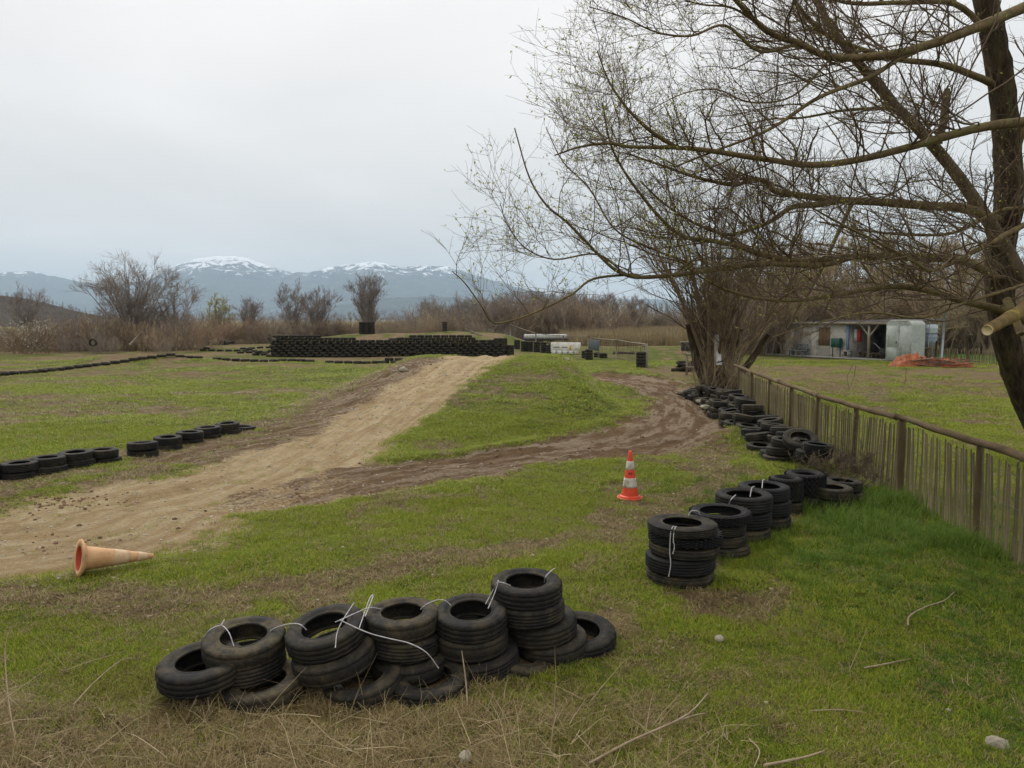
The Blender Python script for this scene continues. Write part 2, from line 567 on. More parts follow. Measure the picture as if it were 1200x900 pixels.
def height(x, y):
    x = np.asarray(x, float); y = np.asarray(y, float)
    near = sst(130, 60, np.hypot(x, y))
    xe = np.interp(y, [p[1] for p in HUMP_EDGE[1:]], [p[0] for p in HUMP_EDGE[1:]])
    front = sst(14.0, 32.5, y)
    left = sst(-7.6, -3.6, x)
    fall = sst(43, 33, y)
    right = sst(0, 1.9, xe - x)
    hump = 1.25 * front * left * fall * right
    h = hump
    # bank of loose earth and grass far behind the tyre wall
    h = h + 1.3 * sst(70, 78, y) * sst(96, 86, y) * sst(-26, -17, x) * sst(4, -2, x) * (.75 + .5 * fbm(x * .15, y * .15, 41))
    h = h + .55 * np.exp(-(((x + 24.5) / 3.6) ** 2 + ((y - 50) / 2.2) ** 2)) * (.6 + .8 * fbm(x * .8, y * .8, 44))
    # bank on which the dry grass grows beside the camera
    h = h + .42 * sst(1.15, .25, np.hypot((x + 4.6) / 2.0, (y - 3.7) / 1.9))
    m = masks(x, y)
    roll = (fbm(x * .35, y * .35, 51, 3) - .5) * .16
    lump = (fbm(x * 2.3, y * 2.3, 52, 4) - .5) * .055
    h = h + near * (roll + lump)
    # track: worn hollow with long ruts
    tr = m['track'] * (1 - m['mud'])
    s, r = m['track_off'], m['track_run']
    rut = -.045 * (np.exp(-((s - .55) / .2) ** 2) + np.exp(-((s + .5) / .22) ** 2)) + .09 * (fbm(s * 5, r * .7, 53, 3) - .5) + .05 * (fbm(x * 5, y * 5, 58, 3) - .5)
    h = h + near * tr * (rut - .05)
    # mud loop: hollow, sharp ruts, thrown-up outer berm
    q, r = m['mud_off'], m['mud_run']
    mrut = -.06 * (np.exp(-((q - .42) / .16) ** 2) + np.exp(-((q + .38) / .18) ** 2)) + .10 * (fbm(q * 4.5, r * .9, 54, 4) - .5) + .09 * (fbm(x * 6, y * 6, 55, 3) - .5)
    h = h + near * m['mud'] * (mrut - .05)
    berm = np.exp(-((q + 1.0) / .22) ** 2) * sst(10, 13, r) * (.4 + 1.2 * fbm(x * 2.5, y * 2.5, 56))
    berm2 = np.exp(-((q - 1.02) / .16) ** 2) * sst(6, 8, r) * (.3 + 1.1 * fbm(x * 2.7, y * 2.7, 57)) * .55
    h = h + near * (.19 * berm + .12 * berm2)
    return h


def H(x, y):
    return float(height(np.array([x]), np.array([y]))[0])


def growing(a, step, fine, far, k):
    out = [a]
    while out[-1] < far:
        s = step if out[-1] < fine else min(step * (1 + (out[-1] - fine) * k / step), 1500)
        out.append(out[-1] + s)
    return np.array(out)


ys = growing(2.6, .085, 20, 15000, .045)
ys = np.concatenate([[-400, -100, -30, -8, 0, 1.5], ys])
xp = growing(0, .10, 7.5, 15000, .05)
xs = np.concatenate([-xp[:0:-1], xp])
GX, GY = np.meshgrid(xs, ys)
GZ = height(GX, GY)
mk = masks(GX, GY)
nx, ny = len(xs), len(ys)
ii, jj = np.meshgrid(np.arange(nx - 1), np.arange(ny - 1))
a0 = (jj * nx + ii).ravel()
gF = np.stack([a0, a0 + 1, a0 + nx + 1, a0 + nx], 1)

m, t, b = mat_base('ground_cover', .95, .12)
geo = N(t, 'ShaderNodeNewGeometry').outputs['Position']


def attr(t, nm):
    return N(t, 'ShaderNodeAttribute', attribute_name=nm).outputs['Fac']


n_big = noise(t, geo, .25, 5, .6, .4, .3, .7)
n_mid = noise(t, geo, 2.1, 6, .65, .3, .32, .68)
n_fine = noise(t, geo, 17, 5, .7, 0, .3, .7)
n_vf = noise(t, geo, 70, 3, .7, 0, .3, .7)
grass_c = mixc(t, n_mid, (.075, .102, .010), (.150, .178, .020))
grass_c = mixc(t, noise(t, geo, .6, 5, .6, .5, .42, .66), grass_c, (.20, .185, .055))
grass_c = mixc(t, mth(t, 'MULTIPLY', n_fine, .6), grass_c, (.05, .062, .012))
lush_c = mixc(t, n_fine, (.045, .10, .01), (.08, .145, .015))
grass_c = mixc(t, attr(t, 'lush'), grass_c, lush_c)
bare_c = mixc(t, n_mid, (.185, .118, .062), (.285, .205, .115))
bare_c = mixc(t, mth(t, 'MULTIPLY', n_fine, .55), bare_c, (.13, .105, .052))
bare_c = mixc(t, noise(t, geo, 30, 3, .6, 0, .63, .74), bare_c, (.32, .27, .19))
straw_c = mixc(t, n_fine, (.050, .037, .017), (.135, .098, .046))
track_c = mixc(t, n_mid, (.54, .405, .215), (.68, .55, .345))
trn = N(t, 'ShaderNodeTexNoise', Scale=1.0, Detail=5.0, Roughness=.6)
cxy = N(t, 'ShaderNodeCombineXYZ')
t.links.new(mth(t, 'MULTIPLY', attr(t, 'track_off'), 5.0), cxy.inputs[0])
t.links.new(mth(t, 'MULTIPLY', attr(t, 'track_run'), .35), cxy.inputs[1])
t.links.new(cxy.outputs[0], trn.inputs['Vector'])
rr = N(t, 'ShaderNodeMapRange'); rr.inputs['From Min'].default_value = .42; rr.inputs['From Max'].default_value = .62
t.links.new(trn.outputs['Fac'], rr.inputs['Value'])
track_c = mixc(t, mth(t, 'MULTIPLY', rr.outputs[0], .65), track_c, (.38, .235, .105))
track_c = mixc(t, mth(t, 'MULTIPLY', noise(t, geo, .9, 6, .7, .6, .5, .68), .5), track_c, (.30, .185, .085))
track_c = mixc(t, mth(t, 'MULTIPLY', n_fine, .35), track_c, (.27, .195, .11))
track_c = mixc(t, noise(t, geo, 45, 2, .6, 0, .64, .72), track_c, (.62, .55, .43))
mud_c = mixc(t, n_mid, (.152, .092, .046), (.24, .155, .080))
mun = N(t, 'ShaderNodeTexNoise', Scale=1.0, Detail=5.0, Roughness=.62)
cxm = N(t, 'ShaderNodeCombineXYZ')
t.links.new(mth(t, 'MULTIPLY', attr(t, 'mud_off'), 4.6), cxm.inputs[0])
t.links.new(mth(t, 'MULTIPLY', attr(t, 'mud_run'), .45), cxm.inputs[1])
t.links.new(cxm.outputs[0], mun.inputs['Vector'])
r2 = N(t, 'ShaderNodeMapRange'); r2.inputs['From Min'].default_value = .47; r2.inputs['From Max'].default_value = .56
t.links.new(mun.outputs['Fac'], r2.inputs['Value'])
mud_c = mixc(t, mth(t, 'MULTIPLY', r2.outputs[0], .8), mud_c, (.43, .34, .235))
mud_c = mixc(t, mth(t, 'MULTIPLY', n_fine, .5), mud_c, (.105, .063, .038))


def edge(at_name, sharp, t=t):
    """mask with a ragged edge"""
    v = attr(t, at_name)
    j = mth(t, 'MULTIPLY', mth(t, 'SUBTRACT', mth(t, 'ADD', mth(t, 'MULTIPLY', n_fine, .6), mth(t, 'MULTIPLY', n_mid, .4)), .5), .75)
    k = mth(t, 'MULTIPLY', mth(t, 'SUBTRACT', mth(t, 'ADD', v, j), .5), sharp)
    k = mth(t, 'ADD', k, .5)
    k.node.use_clamp = True
    e = mth(t, 'MULTIPLY', k, mth(t, 'MINIMUM', mth(t, 'MULTIPLY', v, 8.0), 1.0))
    return e


col = mixc(t, edge('bare', 2.2), grass_c, bare_c)
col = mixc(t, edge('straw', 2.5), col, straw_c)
field_c = mixc(t, noise(t, geo, .5, 5, .7), (.30, .24, .13), (.40, .33, .19))
col = mixc(t, attr(t, 'field'), col, field_c)
col = mixc(t, edge('track', 2.6), col, track_c)
col = mixc(t, edge('mud', 2.6), col, mud_c)
t.links.new(col, b.inputs['Base Color'])
hh = mth(t, 'ADD', mth(t, 'MULTIPLY', n_fine, .7), mth(t, 'MULTIPLY', n_vf, .3))
bump(t, b, hh, 1.0, .055)
M['ground'] = m

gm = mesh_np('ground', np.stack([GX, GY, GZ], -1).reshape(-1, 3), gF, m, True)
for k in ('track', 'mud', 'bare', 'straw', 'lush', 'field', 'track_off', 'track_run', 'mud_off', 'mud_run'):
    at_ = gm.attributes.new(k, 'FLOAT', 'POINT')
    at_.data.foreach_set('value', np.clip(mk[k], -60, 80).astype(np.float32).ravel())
tag(link('ground', gm), 'short spring grass ground with worn brown patches and a dirt kart track', None, None, 'structure')

# ---------------------------------------------------------------- mountains and the wooded hill
def ridge_mesh(name, mat, px, py, Yd, depth, foot, seed, amp):
    """a mountain range whose crest follows a profile, with spurs and gullies down to the plain"""
    n, k = 420, 70
    u = np.linspace(px[0], px[-1], n)
    crest = np.interp(u, px, py)
    X0 = (u - 600) / 900 * Yd
    top = CAM_H + (375 - crest) / 900 * Yd
    V = np.zeros((k, n, 3))
    for j in range(k):
        s = j / (k - 1)                      # 0 foot towards us, 0.62 crest, 1 far side
        f = s / .62 if s <= .62 else 1 - (s - .62) / .38
        y = Yd + (s - .62) * depth
        prof = f ** 1.05
        rid = np.abs(fbm(X0 * .0032 + 5, np.full(n, y) * .0014, seed, 5) - .5) * 2
        fine = fbm(X0 * .012, np.full(n, y) * .008, seed + 3, 5) - .5
        z = top * prof * (1 - amp * (1 - rid) * (1 - f) * 1.2) + fine * amp * 120 * min(1, f * 3) * (1 - .55 * f ** 3)
        V[j, :, 0] = X0 * (y / Yd) ** .2
        V[j, :, 1] = y
        V[j, :, 2] = np.where(f <= 0.001, foot, np.maximum(z, foot))
    i, j = np.meshgrid(np.arange(n - 1), np.arange(k - 1))
    a = (j * n + i).ravel()
    return mesh_np(name, V.reshape(-1, 3), np.stack([a, a + 1, a + n + 1, a + n], 1), mat)


m, t, b = mat_base('mountain', .95, .05)
geo = N(t, 'ShaderNodeNewGeometry')
sx = N(t, 'ShaderNodeSeparateXYZ'); t.links.new(geo.outputs['Position'], sx.inputs[0])
forest = mixc(t, noise(t, geo.outputs['Position'], .004, 6, .6), (.022, .036, .046), (.055, .066, .066))
forest = mixc(t, noise(t, geo.outputs['Position'], .012, 6, .7, 0, .55, .7), forest, (.14, .13, .12))
mpz = N(t, 'ShaderNodeMapping'); mpz.inputs['Scale'].default_value = (1, 1, .45)
t.links.new(geo.outputs['Position'], mpz.inputs[0])
nzs = noise(t, mpz.outputs[0], .0085, 8, .74, .6, .25, .75)
sl = mth(t, 'ADD', sx.outputs['Z'], mth(t, 'MULTIPLY', nzs, 430.0))
sm = N(t, 'ShaderNodeMapRange'); sm.inputs['From Min'].default_value = 828; sm.inputs['From Max'].default_value = 850
t.links.new(sl, sm.inputs['Value'])
steep = N(t, 'ShaderNodeSeparateXYZ'); t.links.new(geo.outputs['Normal'], steep.inputs[0])
ok = N(t, 'ShaderNodeMapRange'); ok.inputs['From Min'].default_value = .45; ok.inputs['From Max'].default_value = .62
t.links.new(steep.outputs['Z'], ok.inputs['Value'])
snow = mth(t, 'MULTIPLY', sm.outputs[0], mth(t, 'ADD', mth(t, 'MULTIPLY', ok.outputs[0], .7), .3))
t.links.new(mixc(t, snow, forest, (.86, .88, .92)), b.inputs['Base Color'])
M['mountain'] = m
mr = ridge_mesh('mountain_range', m,
                [-500, -350, -200, -100, -40, 0, 40, 80, 130, 180, 205, 235, 262, 290, 318, 345, 362, 385, 410, 440, 470, 500, 530, 545, 575, 620, 680, 760, 860, 960, 1100, 1300, 1500],
                [330, 338, 322, 330, 322, 319, 318, 326, 336, 328, 312, 303, 300, 301, 312, 319, 320, 312, 310, 306, 312, 311, 312, 318, 328, 340, 352, 350, 356, 350, 345, 350, 352],
                9200, 5200, -1.0, 71, .55)
tag(link('mountains', mr), 'hazy blue mountain range with snow on its flat tops', None, None, 'structure')

m, t, b = mat_base('foothill', .95, .05)
geo = N(t, 'ShaderNodeNewGeometry')
t.links.new(mixc(t, noise(t, geo.outputs['Position'], .01, 6, .7), (.020, .030, .032), (.055, .062, .052)), b.inputs['Base Color'])
fr = ridge_mesh('foothills', m, [250, 330, 400, 450, 500, 540, 570, 620, 700, 800, 900],
                [374, 366, 357, 350, 347, 349, 352, 362, 366, 372, 374], 5600, 1600, -1.0, 91, .35)
tag(link('foothills', fr), 'low dark blue foothill in front of the mountain range', None, None, 'structure')
m, t, b = mat_base('wood_floor', .95, .05)
geo = N(t, 'ShaderNodeNewGeometry')
t.links.new(mixc(t, noise(t, geo.outputs['Position'], .08, 6, .7), (.035, .030, .025), (.065, .055, .043)), b.inputs['Base Color'])
HILL_PX = [-420, -250, -120, -40, 0, 30, 60, 90, 130, 180]
HILL_PY = [342, 334, 338, 343, 346, 350, 357, 365, 372, 377]
hr = ridge_mesh('hill', m, HILL_PX, HILL_PY, 420, 160, -.5, 33, .05)
tag(link('hill', hr), 'wooded brown hill rising behind the blossoming hedge', None, None, 'structure')

# ---------------------------------------------------------------- the air
hz = MB().box((0, 7000, 438), (34000, 17000, 884))
m = bpy.data.materials.new('haze')
m.use_nodes = True
t = m.node_tree
t.nodes.clear()
vo = N(t, 'ShaderNodeOutputMaterial')
pv = N(t, 'ShaderNodeVolumePrincipled')
pv.inputs['Color'].default_value = (.62, .80, .99, 1)
pv.inputs['Density'].default_value = 1.05e-4
pv.inputs['Density Attribute'].default_value = ''
pv.inputs['Color Attribute'].default_value = ''
pv.inputs['Temperature Attribute'].default_value = ''
pv.inputs['Anisotropy'].default_value = 0.0
t.links.new(pv.outputs[0], vo.inputs['Volume'])
tag(hz.build('haze', m), 'thin bluish air between the field and the mountains', None, None, 'stuff')

# ---------------------------------------------------------------- tyres
def rubber(name, base, dust, dusty):
    m, t, b = mat_base(name, .74, .2)
    co = coord(t)
    geo = N(t, 'ShaderNodeNewGeometry')
    oi = N(t, 'ShaderNodeObjectInfo')
    mp = N(t, 'ShaderNodeVectorMath', operation='ADD')
    t.links.new(co, mp.inputs[0]); t.links.new(oi.outputs['Location'], mp.inputs[1])
    f1 = noise(t, mp.outputs[0], 5.5, 6, .7, .4, .40, .72)
    f2 = noise(t, mp.outputs[0], 42, 4, .7, 0, .48, .75)
    k = mth(t, 'MULTIPLY', mth(t, 'ADD', mth(t, 'MULTIPLY', f1, .75), mth(t, 'MULTIPLY', f2, .35)), dusty)
    k2 = mth(t, 'MULTIPLY', k, mth(t, 'ADD', mth(t, 'MULTIPLY', oi.outputs['Random'], .8), .5))
    c = mixc(t, f2, base, tuple(x * 1.45 for x in base))
    c = mixc(t, k2, c, dust)
    sn = N(t, 'ShaderNodeSeparateXYZ'); t.links.new(geo.outputs['Normal'], sn.inputs[0])
    tp = mth(t, 'MULTIPLY', mth(t, 'MULTIPLY', mth(t, 'MAXIMUM', sn.outputs['Z'], 0.0), f1), dusty * .55)
    c = mixc(t, tp, c, tuple(x_ * 1.15 for x_ in dust))
    # moss film on some
    ms = mth(t, 'MULTIPLY', noise(t, mp.outputs[0], 3.1, 5, .6, .3, .52, .72), mth(t, 'MULTIPLY', oi.outputs['Random'], .5))
    c = mixc(t, ms, c, (.050, .050, .020))
    t.links.new(c, b.inputs['Base Color'])
    bump(t, b, mth(t, 'ADD', noise(t, co, 60, 3, .7, 0, .2, .8), f1), .35, .004)
    return m


M['rubber'] = rubber('rubber', (.0090, .0090, .0092), (.095, .073, .040), .46)
M['rubber_old'] = rubber('old_rubber', (.0145, .0135, .0115), (.105, .080, .042), .72)
M['rubber_new'] = rubber('dark_rubber', (.0080, .0082, .0088), (.06, .052, .04), .26)


def tyre_mesh(name, mat, segs=56, kind='road', R_=.29, Rb=.178, w=.17, seed=0, sag=0.0):
    """hollow tyre lying flat, standing on z = 0: tread, shoulders, sidewalls, beads and the cavity inside"""
    rg = np.random.default_rng(seed)
    h = w / 2
    if kind == 'far':
        prof = [(Rb, -.8 * h), (.5 * (Rb + R_), -h), (R_ * .97, -.85 * h), (R_, 0), (R_ * .97, .85 * h), (.5 * (Rb + R_), h), (Rb, .8 * h), (R_ - .04, .5 * h), (R_ - .04, -.5 * h)]
        rows = np.array(prof)
        groove = np.zeros(len(rows))
    else:
        tr = h * .80
        # half profile from bead to tread, mirrored
        side = [(Rb, .74 * h), (Rb + .007, .86 * h), (Rb + .016, .84 * h), (Rb + .021, .80 * h), (Rb + .034, .90 * h), (Rb + .055, .985 * h), (Rb + .066, 1.0 * h), (Rb + .072, .985 * h), (R_ - .036, .95 * h), (R_ - .020, .90 * h), (R_ - .008, .84 * h), (R_ - .001, .74 * h)]
        up = side
        lo = [(r, -z) for r, z in side[::-1]]
        gd = {'road': .006, 'slick': .0025, 'block': .004}.get(kind, .005)
        tread = []
        for c in {'slick': (.45, -.45), 'block': (.48, 0, -.48)}.get(kind, (.50, .17, -.17, -.50)):
            cr = R_ + .006 * (1 - c * c)
            c *= h
            tread += [(cr, c + .008), (cr - gd, c + .0045), (cr - gd, c - .0045), (cr, c - .008)]
        if kind == 'knob':
            tread = []
            for k in range(-3, 4):
                c = k * h * .25
                tread += [(R_, c + .11 * h), (R_, c - .11 * h)]
        tread = sorted(tread, key=lambda p: -p[1])
        inner = [(Rb + .004, -.62 * h), (R_ - .055, -.80 * h), (R_ - .026, -.60 * h), (R_ - .020, 0), (R_ - .026, .60 * h), (R_ - .055, .80 * h), (Rb + .004, .62 * h)]
        rows = np.array(up + tread + lo + inner)
        groove = np.zeros(len(rows))
        n_up, n_tr = len(up), len(tread)
        groove[n_up - 2:n_up] = 1; groove[n_up + n_tr:n_up + n_tr + 2] = 1
        if kind == 'knob':
            groove[n_up - 1:n_up + n_tr + 1] = 2
        elif kind == 'block':
            groove[n_up:n_up + n_tr] = .8
    n = len(rows)
    V = np.zeros((segs, n, 3))
    wob = 1 + sag * np.cos(2 * np.arange(segs) * 2 * math.pi / segs + seed)
    for s in range(segs):
        a = 2 * math.pi * s / segs
        r = rows[:, 0].copy(); z = rows[:, 1].copy()
        if kind == 'knob':
            for q in range(n):
                if groove[q] == 2:
                    kk = (s // 2 + (q // 2)) % 2
                    r[q] += .022 if kk else -.008
        elif kind != 'far':
            r = r - groove * ((.006 if s % 3 == 0 else -.001) if kind != 'slick' else 0)
        r = r * wob[s]
        V[s, :, 0] = r * math.cos(a); V[s, :, 1] = r * math.sin(a)
        V[s, :, 2] = z + h + sag * .12 * math.sin(2 * a + seed * 1.7) * .5
    i, j = np.meshgrid(np.arange(segs), np.arange(n), indexing='ij')
    i = i.ravel(); j = j.ravel()
    F = np.stack([i * n + j, ((i + 1) % segs) * n + j, ((i + 1) % segs) * n + (j + 1) % n, i * n + (j + 1) % n], 1)
    F = F[:, ::-1]
    return mesh_np(name, V.reshape(-1, 3), F, mat, kind != 'knob')


TY = {
    'road': tyre_mesh('tyre_road', M['rubber'], 60, 'road', .280, .158, .165, 1, .010),
    'road2': tyre_mesh('tyre_road_worn', M['rubber_old'], 60, 'slick', .285, .160, .170, 2, .018),
    'block': tyre_mesh('tyre_block', M['rubber'], 64, 'block', .290, .166, .175, 3, .012),
    'wide': tyre_mesh('tyre_wide', M['rubber_new'], 64, 'road', .330, .205, .205, 4, .008),
    'wide_old': tyre_mesh('tyre_wide_worn', M['rubber_old'], 64, 'slick', .325, .200, .200, 5, .012),
    'knob': tyre_mesh('tyre_knobbly', M['rubber_new'], 104, 'knob', .325, .225, .115, 6, .006),
    'big_knob': tyre_mesh('tyre_knobbly_wide', M['rubber_new'], 96, 'knob', .285, .150, .235, 7, .006),
    'far': tyre_mesh('tyre_plain', M['rubber_old'], 18, 'far', .29, .175, .18, 8),
    'far2': tyre_mesh('tyre_plain_worn', M['rubber_old'], 18, 'far', .29, .175, .18, 9, .02),
}
TW = {'road': .165, 'road2': .170, 'block': .175, 'wide': .205, 'wide_old': .20, 'knob': .115, 'big_knob': .235, 'far': .18, 'far2': .18}
N_TYRES = 0


def tyre(kind, x, y, z, label, group, tilt=0.0, tdir=0.0, s=1.0, sz=1.0, rz=None):
    """z = underside of the tyre when flat; tilt lifts the side that lies towards tdir (radians, 0 = +X)"""
    global N_TYRES
    N_TYRES += 1
    o = link('tyre', TY[kind])
    from mathutils import Matrix, Vector
    spin = random.uniform(0, 6.28) if rz is None else rz
    w = TW[kind] * sz
    axis = Vector((math.sin(tdir), -math.cos(tdir), 0))
    Rm = Matrix.Rotation(tilt, 4, axis) @ Matrix.Rotation(spin, 4, 'Z')
    c = Vector((x, y, z + w / 2))
    o.matrix_world = Matrix.Translation(c) @ Rm @ Matrix.Diagonal((s, s, sz, 1)) @ Matrix.Translation((0, 0, -TW[kind] / 2))
    return tag(o, label, 'tyre', group)


G1 = 'tyres of the corded pile on the dry grass'
# ---- corded pile in front: pixel of the upper ring's centre, its level, kind, scale, tilt, direction, label
FRONT = [
    (240, 775, .165, 'road2', 1.00, 4, 250, 'muddy bottom tyre of the low end stack beside the bent reed'),
    (236, 770, .330, 'block', 1.02, 5, 60, 'upper tyre of the low two-tyre end stack, nothing lying on it'),
    (310, 794, .150, 'road2', 1.00, 9, 20, 'tilted bottom tyre under the corded stack next to the low end stack'),
    (289, 766, .262, 'road', .98, 3, 20, 'middle tyre of the corded stack next to the low end stack'),
    (286, 741, .465, 'road2', 1.03, 6, 80, 'brown-dusted top tyre of the corded stack next to the low end stack'),
    (426, 788, .165, 'road2', .96, 12, 35, 'bottom tyre with its hollow showing under the leaning white-corded stack'),
    (392, 757, .375, 'road2', 1.02, 13, 30, 'lower leaning tyre of the stack carrying the knot of white cord'),
    (382, 729, .580, 'block', .99, 13, 45, 'leaning top tyre carrying the knot of white cord'),
    (504, 789, .150, 'road', .98, 7, 60, 'bottom tyre lying clear in the dry grass under the long loose cord'),
    (482, 764, .2125, 'road2', .99, 4, 30, 'lower tyre of the stack crossed by the long loose cord'),
    (474, 739, .419, 'road', .93, 2, 200, 'middle tyre of the stack crossed by the long loose cord'),
    (471, 714, .625, 'road2', .94, 3, 90, 'grey-topped tyre of the stack crossed by the long loose cord'),
    (604, 761, .150, 'road2', .96, 16, 160, 'sunken bottom tyre between the tallest stack and the next one'),
    (563, 760, .206, 'road', 1.03, 8, 30, 'wide tyre jutting out under the stack beside the tallest stack'),
    (553, 736, .406, 'road2', .93, 4, 60, 'middle tyre of the stack beside the tallest stack'),
    (552, 712, .610, 'block', .93, 7, 80, 'dark top tyre of the stack beside the tallest stack'),
    (646, 742, .200, 'road2', 1.0, 6, 40, 'offset bottom tyre of the tallest corded stack'),
    (633, 720, .394, 'block', .99, 6, 40, 'second tyre up of the tallest corded stack'),
    (620, 701, .594, 'road', .97, 3, 40, 'third tyre up of the tallest corded stack'),
    (617, 678, .790, 'block', .95, 3, 70, 'top tyre of the tallest corded stack'),
    (678, 735, .190, 'block', 1.02, 9, 80, 'tyre lying flat on the green grass against the tallest stack'),
]
FT = {}
for k, (px, py, zt, kd, s, ti, td, lab) in enumerate(FRONT):
    zt *= .80
    p = g(px, py, zt)
    s *= 1.05
    o = tyre(kd, p[0], p[1], zt - TW[kd] * .97, lab, G1, R(ti), R(td), s, .97)
    FT[k] = p

# ---- stacks that run from the standing cone to the fence
G2 = 'tall tyre stacks between the cone and the fence'


def stack(px, py_top, items, desc, group, jit=.02, base=None):
    """a column of tyres; items from the bottom, py_top the pixel of the top ring's centre"""
    tot = sum(TW[k] * sz for k, s, sz in items) - .02
    p = g(px, py_top, tot)
    z0 = H(p[0], p[1])
    p = g(px, py_top, tot + z0)
    z = z0 - .02
    names = ['bottom', 'second', 'third', 'fourth', 'fifth', 'sixth']
    for i, (k, s, sz) in enumerate(items):
        nm = 'top' if i == len(items) - 1 else names[i]
        tyre(k, p[0] + random.uniform(-jit, jit), p[1] + random.uniform(-jit, jit), z, f'{nm} tyre of the {desc}', group, R(random.uniform(0, 1.5)), random.uniform(0, 6), s, sz)
        z += TW[k] * sz
    return p, z


RSTACK = {}
RSTACK['a'] = stack(801, 610, [('wide_old', 1.06, .62), ('wide', 1.09, .85), ('wide_old', 1.10, .58), ('knob', 1.12, .95), ('road', 1.27, .66)], 'five-tyre stack at the row end nearest the cone', G2, .03)
RSTACK['b'] = stack(846, 598, [('wide_old', .92, .72), ('wide_old', .94, .66), ('road', 1.06, .85), ('knob', 1.04, 1.0)], 'stack topped by a knobbly tyre beside the five-tyre stack', G2, .03)
RSTACK['c'] = stack(874, 577, [('wide_old', 1.0, 1.0), ('wide', .95, 1.0), ('wide', 1.05, 1.0)], 'three-tyre stack with a wide smooth top tyre', G2, .03)
RSTACK['d'] = stack(897, 568, [('wide_old', .95, .9), ('wide', .95, 1.0), ('wide', 1.0, .9)], 'tied stack standing behind the wide smooth-topped stack', G2, .03)
RSTACK['e'] = stack(922, 559, [('road2', .9, 1.0), ('big_knob', .80, 1.45)], 'narrow knobbly pair in the row', G2, .02)
RSTACK['f'] = stack(945, 553, [('wide_old', .86, .9), ('big_knob', .98, 1.45)], 'broad knobbly pair in the row', G2, .02)
RSTACK['g'] = stack(972, 569, [('road2', 1.0, 1.0), ('road2', 1.0, 1.0)], 'weed-filled pair next to the brush heap', G2, .04)
RSTACK['h'] = stack(990, 562, [('road2', 1.0, 1.0), ('road', 1.0, 1.0)], 'moss-grown pair under the brush heap', G2, .05)

# ---- low untidy wall along the fence
G3 = 'tyres heaped along the paling fence'
o = None
fx = [p[1] for p in FENCE]; fv = [p[0] for p in FENCE]


def nth(n):
    return f"{n}{'th' if 10 <= n % 100 <= 20 else {1: 'st', 2: 'nd', 3: 'rd'}.get(n % 10, 'th')}"


rr_ = random.Random(5)
y = 14.6
k = 0
while y < 28.5:
    xf = np.interp(y, fx, fv) - .44
    for row in (0, 1):
        x = xf - row * .42 - rr_.uniform(0, .10)
        yy = y + (.3 if row else 0) + rr_.uniform(-.08, .08)
        hgt = rr_.choice([2, 3, 3]) - row * rr_.choice([0, 1, 1])
        z = H(x, yy) - .05
        for lv in range(max(1, hgt)):
            kd = rr_.choice(['road2', 'road2', 'road', 'block'])
            top = lv == max(1, hgt) - 1
            tyre(kd, x + rr_.uniform(-.07, .07), yy + rr_.uniform(-.07, .07), z, f"{'top' if top else ('bottom' if lv == 0 else 'middle')} tyre of the {nth(k + 1)} {'track-side' if row else 'fence-side'} column from the brush heap", G3, R(rr_.uniform(2, 12) if top else rr_.uniform(0, 4)), rr_.uniform(0, 6.28), rr_.uniform(.9, 1.02), 1.0)
            z += TW[kd] * .97
    y += rr_.uniform(.58, .68)
    k += 1
# two that stand out near the brush heap, and one leaning at the willow
p = g(938, 512, .55)
tyre('road', p[0], p[1], .42, 'large tyre tipped up towards the track on the fence-side wall', G3, R(28), R(80), 1.12, .9)
p = g(954, 524, .42)
tyre('wide', p[0], p[1], .22, 'smooth dark tyre lying level in front of the tipped-up tyre', G3, R(3), 1, .95, .8)
p = g(957, 517, .58)
tyre('wide', p[0] + .02, p[1], .40, 'dark tyre lying on top of the smooth level tyre', G3, R(4), 3, .82, .7)
p = g(824, 467, .1)
tyre('road2', p[0], p[1] - .1, .22, 'tyre standing on edge against the willow stump', G3, R(72), R(200), 1.0, .8)
p = g(816, 470, .0)
tyre('road', p[0], p[1] - .1, .02, 'tyre half lying beside the one on edge at the willow', G3, R(50), R(170), .9, .9)
lab3b = 'dark tyre in the tumbled heap beyond the willow'
for q in range(16):
    p = g(798 + (q % 6) * 5.5 + rr_.uniform(-2, 2), 437 - (q % 6) * .3, 0)
    x, y = p[0] + .02 * q, p[1] + rr_.uniform(0, 1.6)
    tyre('far' if q % 2 else 'far2', x, y, H(x, y) - .03 + .17 * (q // 6), lab3b, 'tyres heaped beyond the willow', R(rr_.uniform(0, 30)), rr_.uniform(0, 6), 1, 1)

# ---- two-high row on the left infield
G4 = 'two-high tyre row on the infield grass'
LEFT = [(-22, 541, 2), (20, 538, 2), (57, 533, 2), (90, 527, 2), (122, 523, 2), (166, 515, 2), (197, 508, 2), (222, 503, 2), (245, 497, 2), (266, 493, 2), (283, 490, 1)]
desc4 = ['upper tyre of the infield row at its outer end, cut by nothing but grass', None]
ords = ['first', 'second', 'third', 'fourth', 'fifth', 'sixth', 'seventh', 'eighth', 'ninth', 'tenth', 'last']
for k, (px, py, n) in enumerate(LEFT):
    p = g(px, py, .30)
    z = H(p[0], p[1]) - .06
    o_ = 10 - k
    where = 'single tyre ending the infield row by the dirt ramp' if o_ == 0 else f'tyre of the {ords[o_]} pair of the infield row, counted from the dirt ramp'
    for lv in range(n):
        kd = rr_.choice(['road', 'block', 'road'])
        lab = where if n == 1 else ('lower ' if lv == 0 else 'upper ') + where
        tyre(kd, p[0] + rr_.uniform(-.03, .03), p[1] + rr_.uniform(-.03, .03), z, lab, G4, R(rr_.uniform(0, 4)), rr_.uniform(0, 6), rr_.uniform(.98, 1.06), 1.0)
        z += .165

# ---- far rows and walls: nearest ones are single tyres, the rest one mass
FARP = []


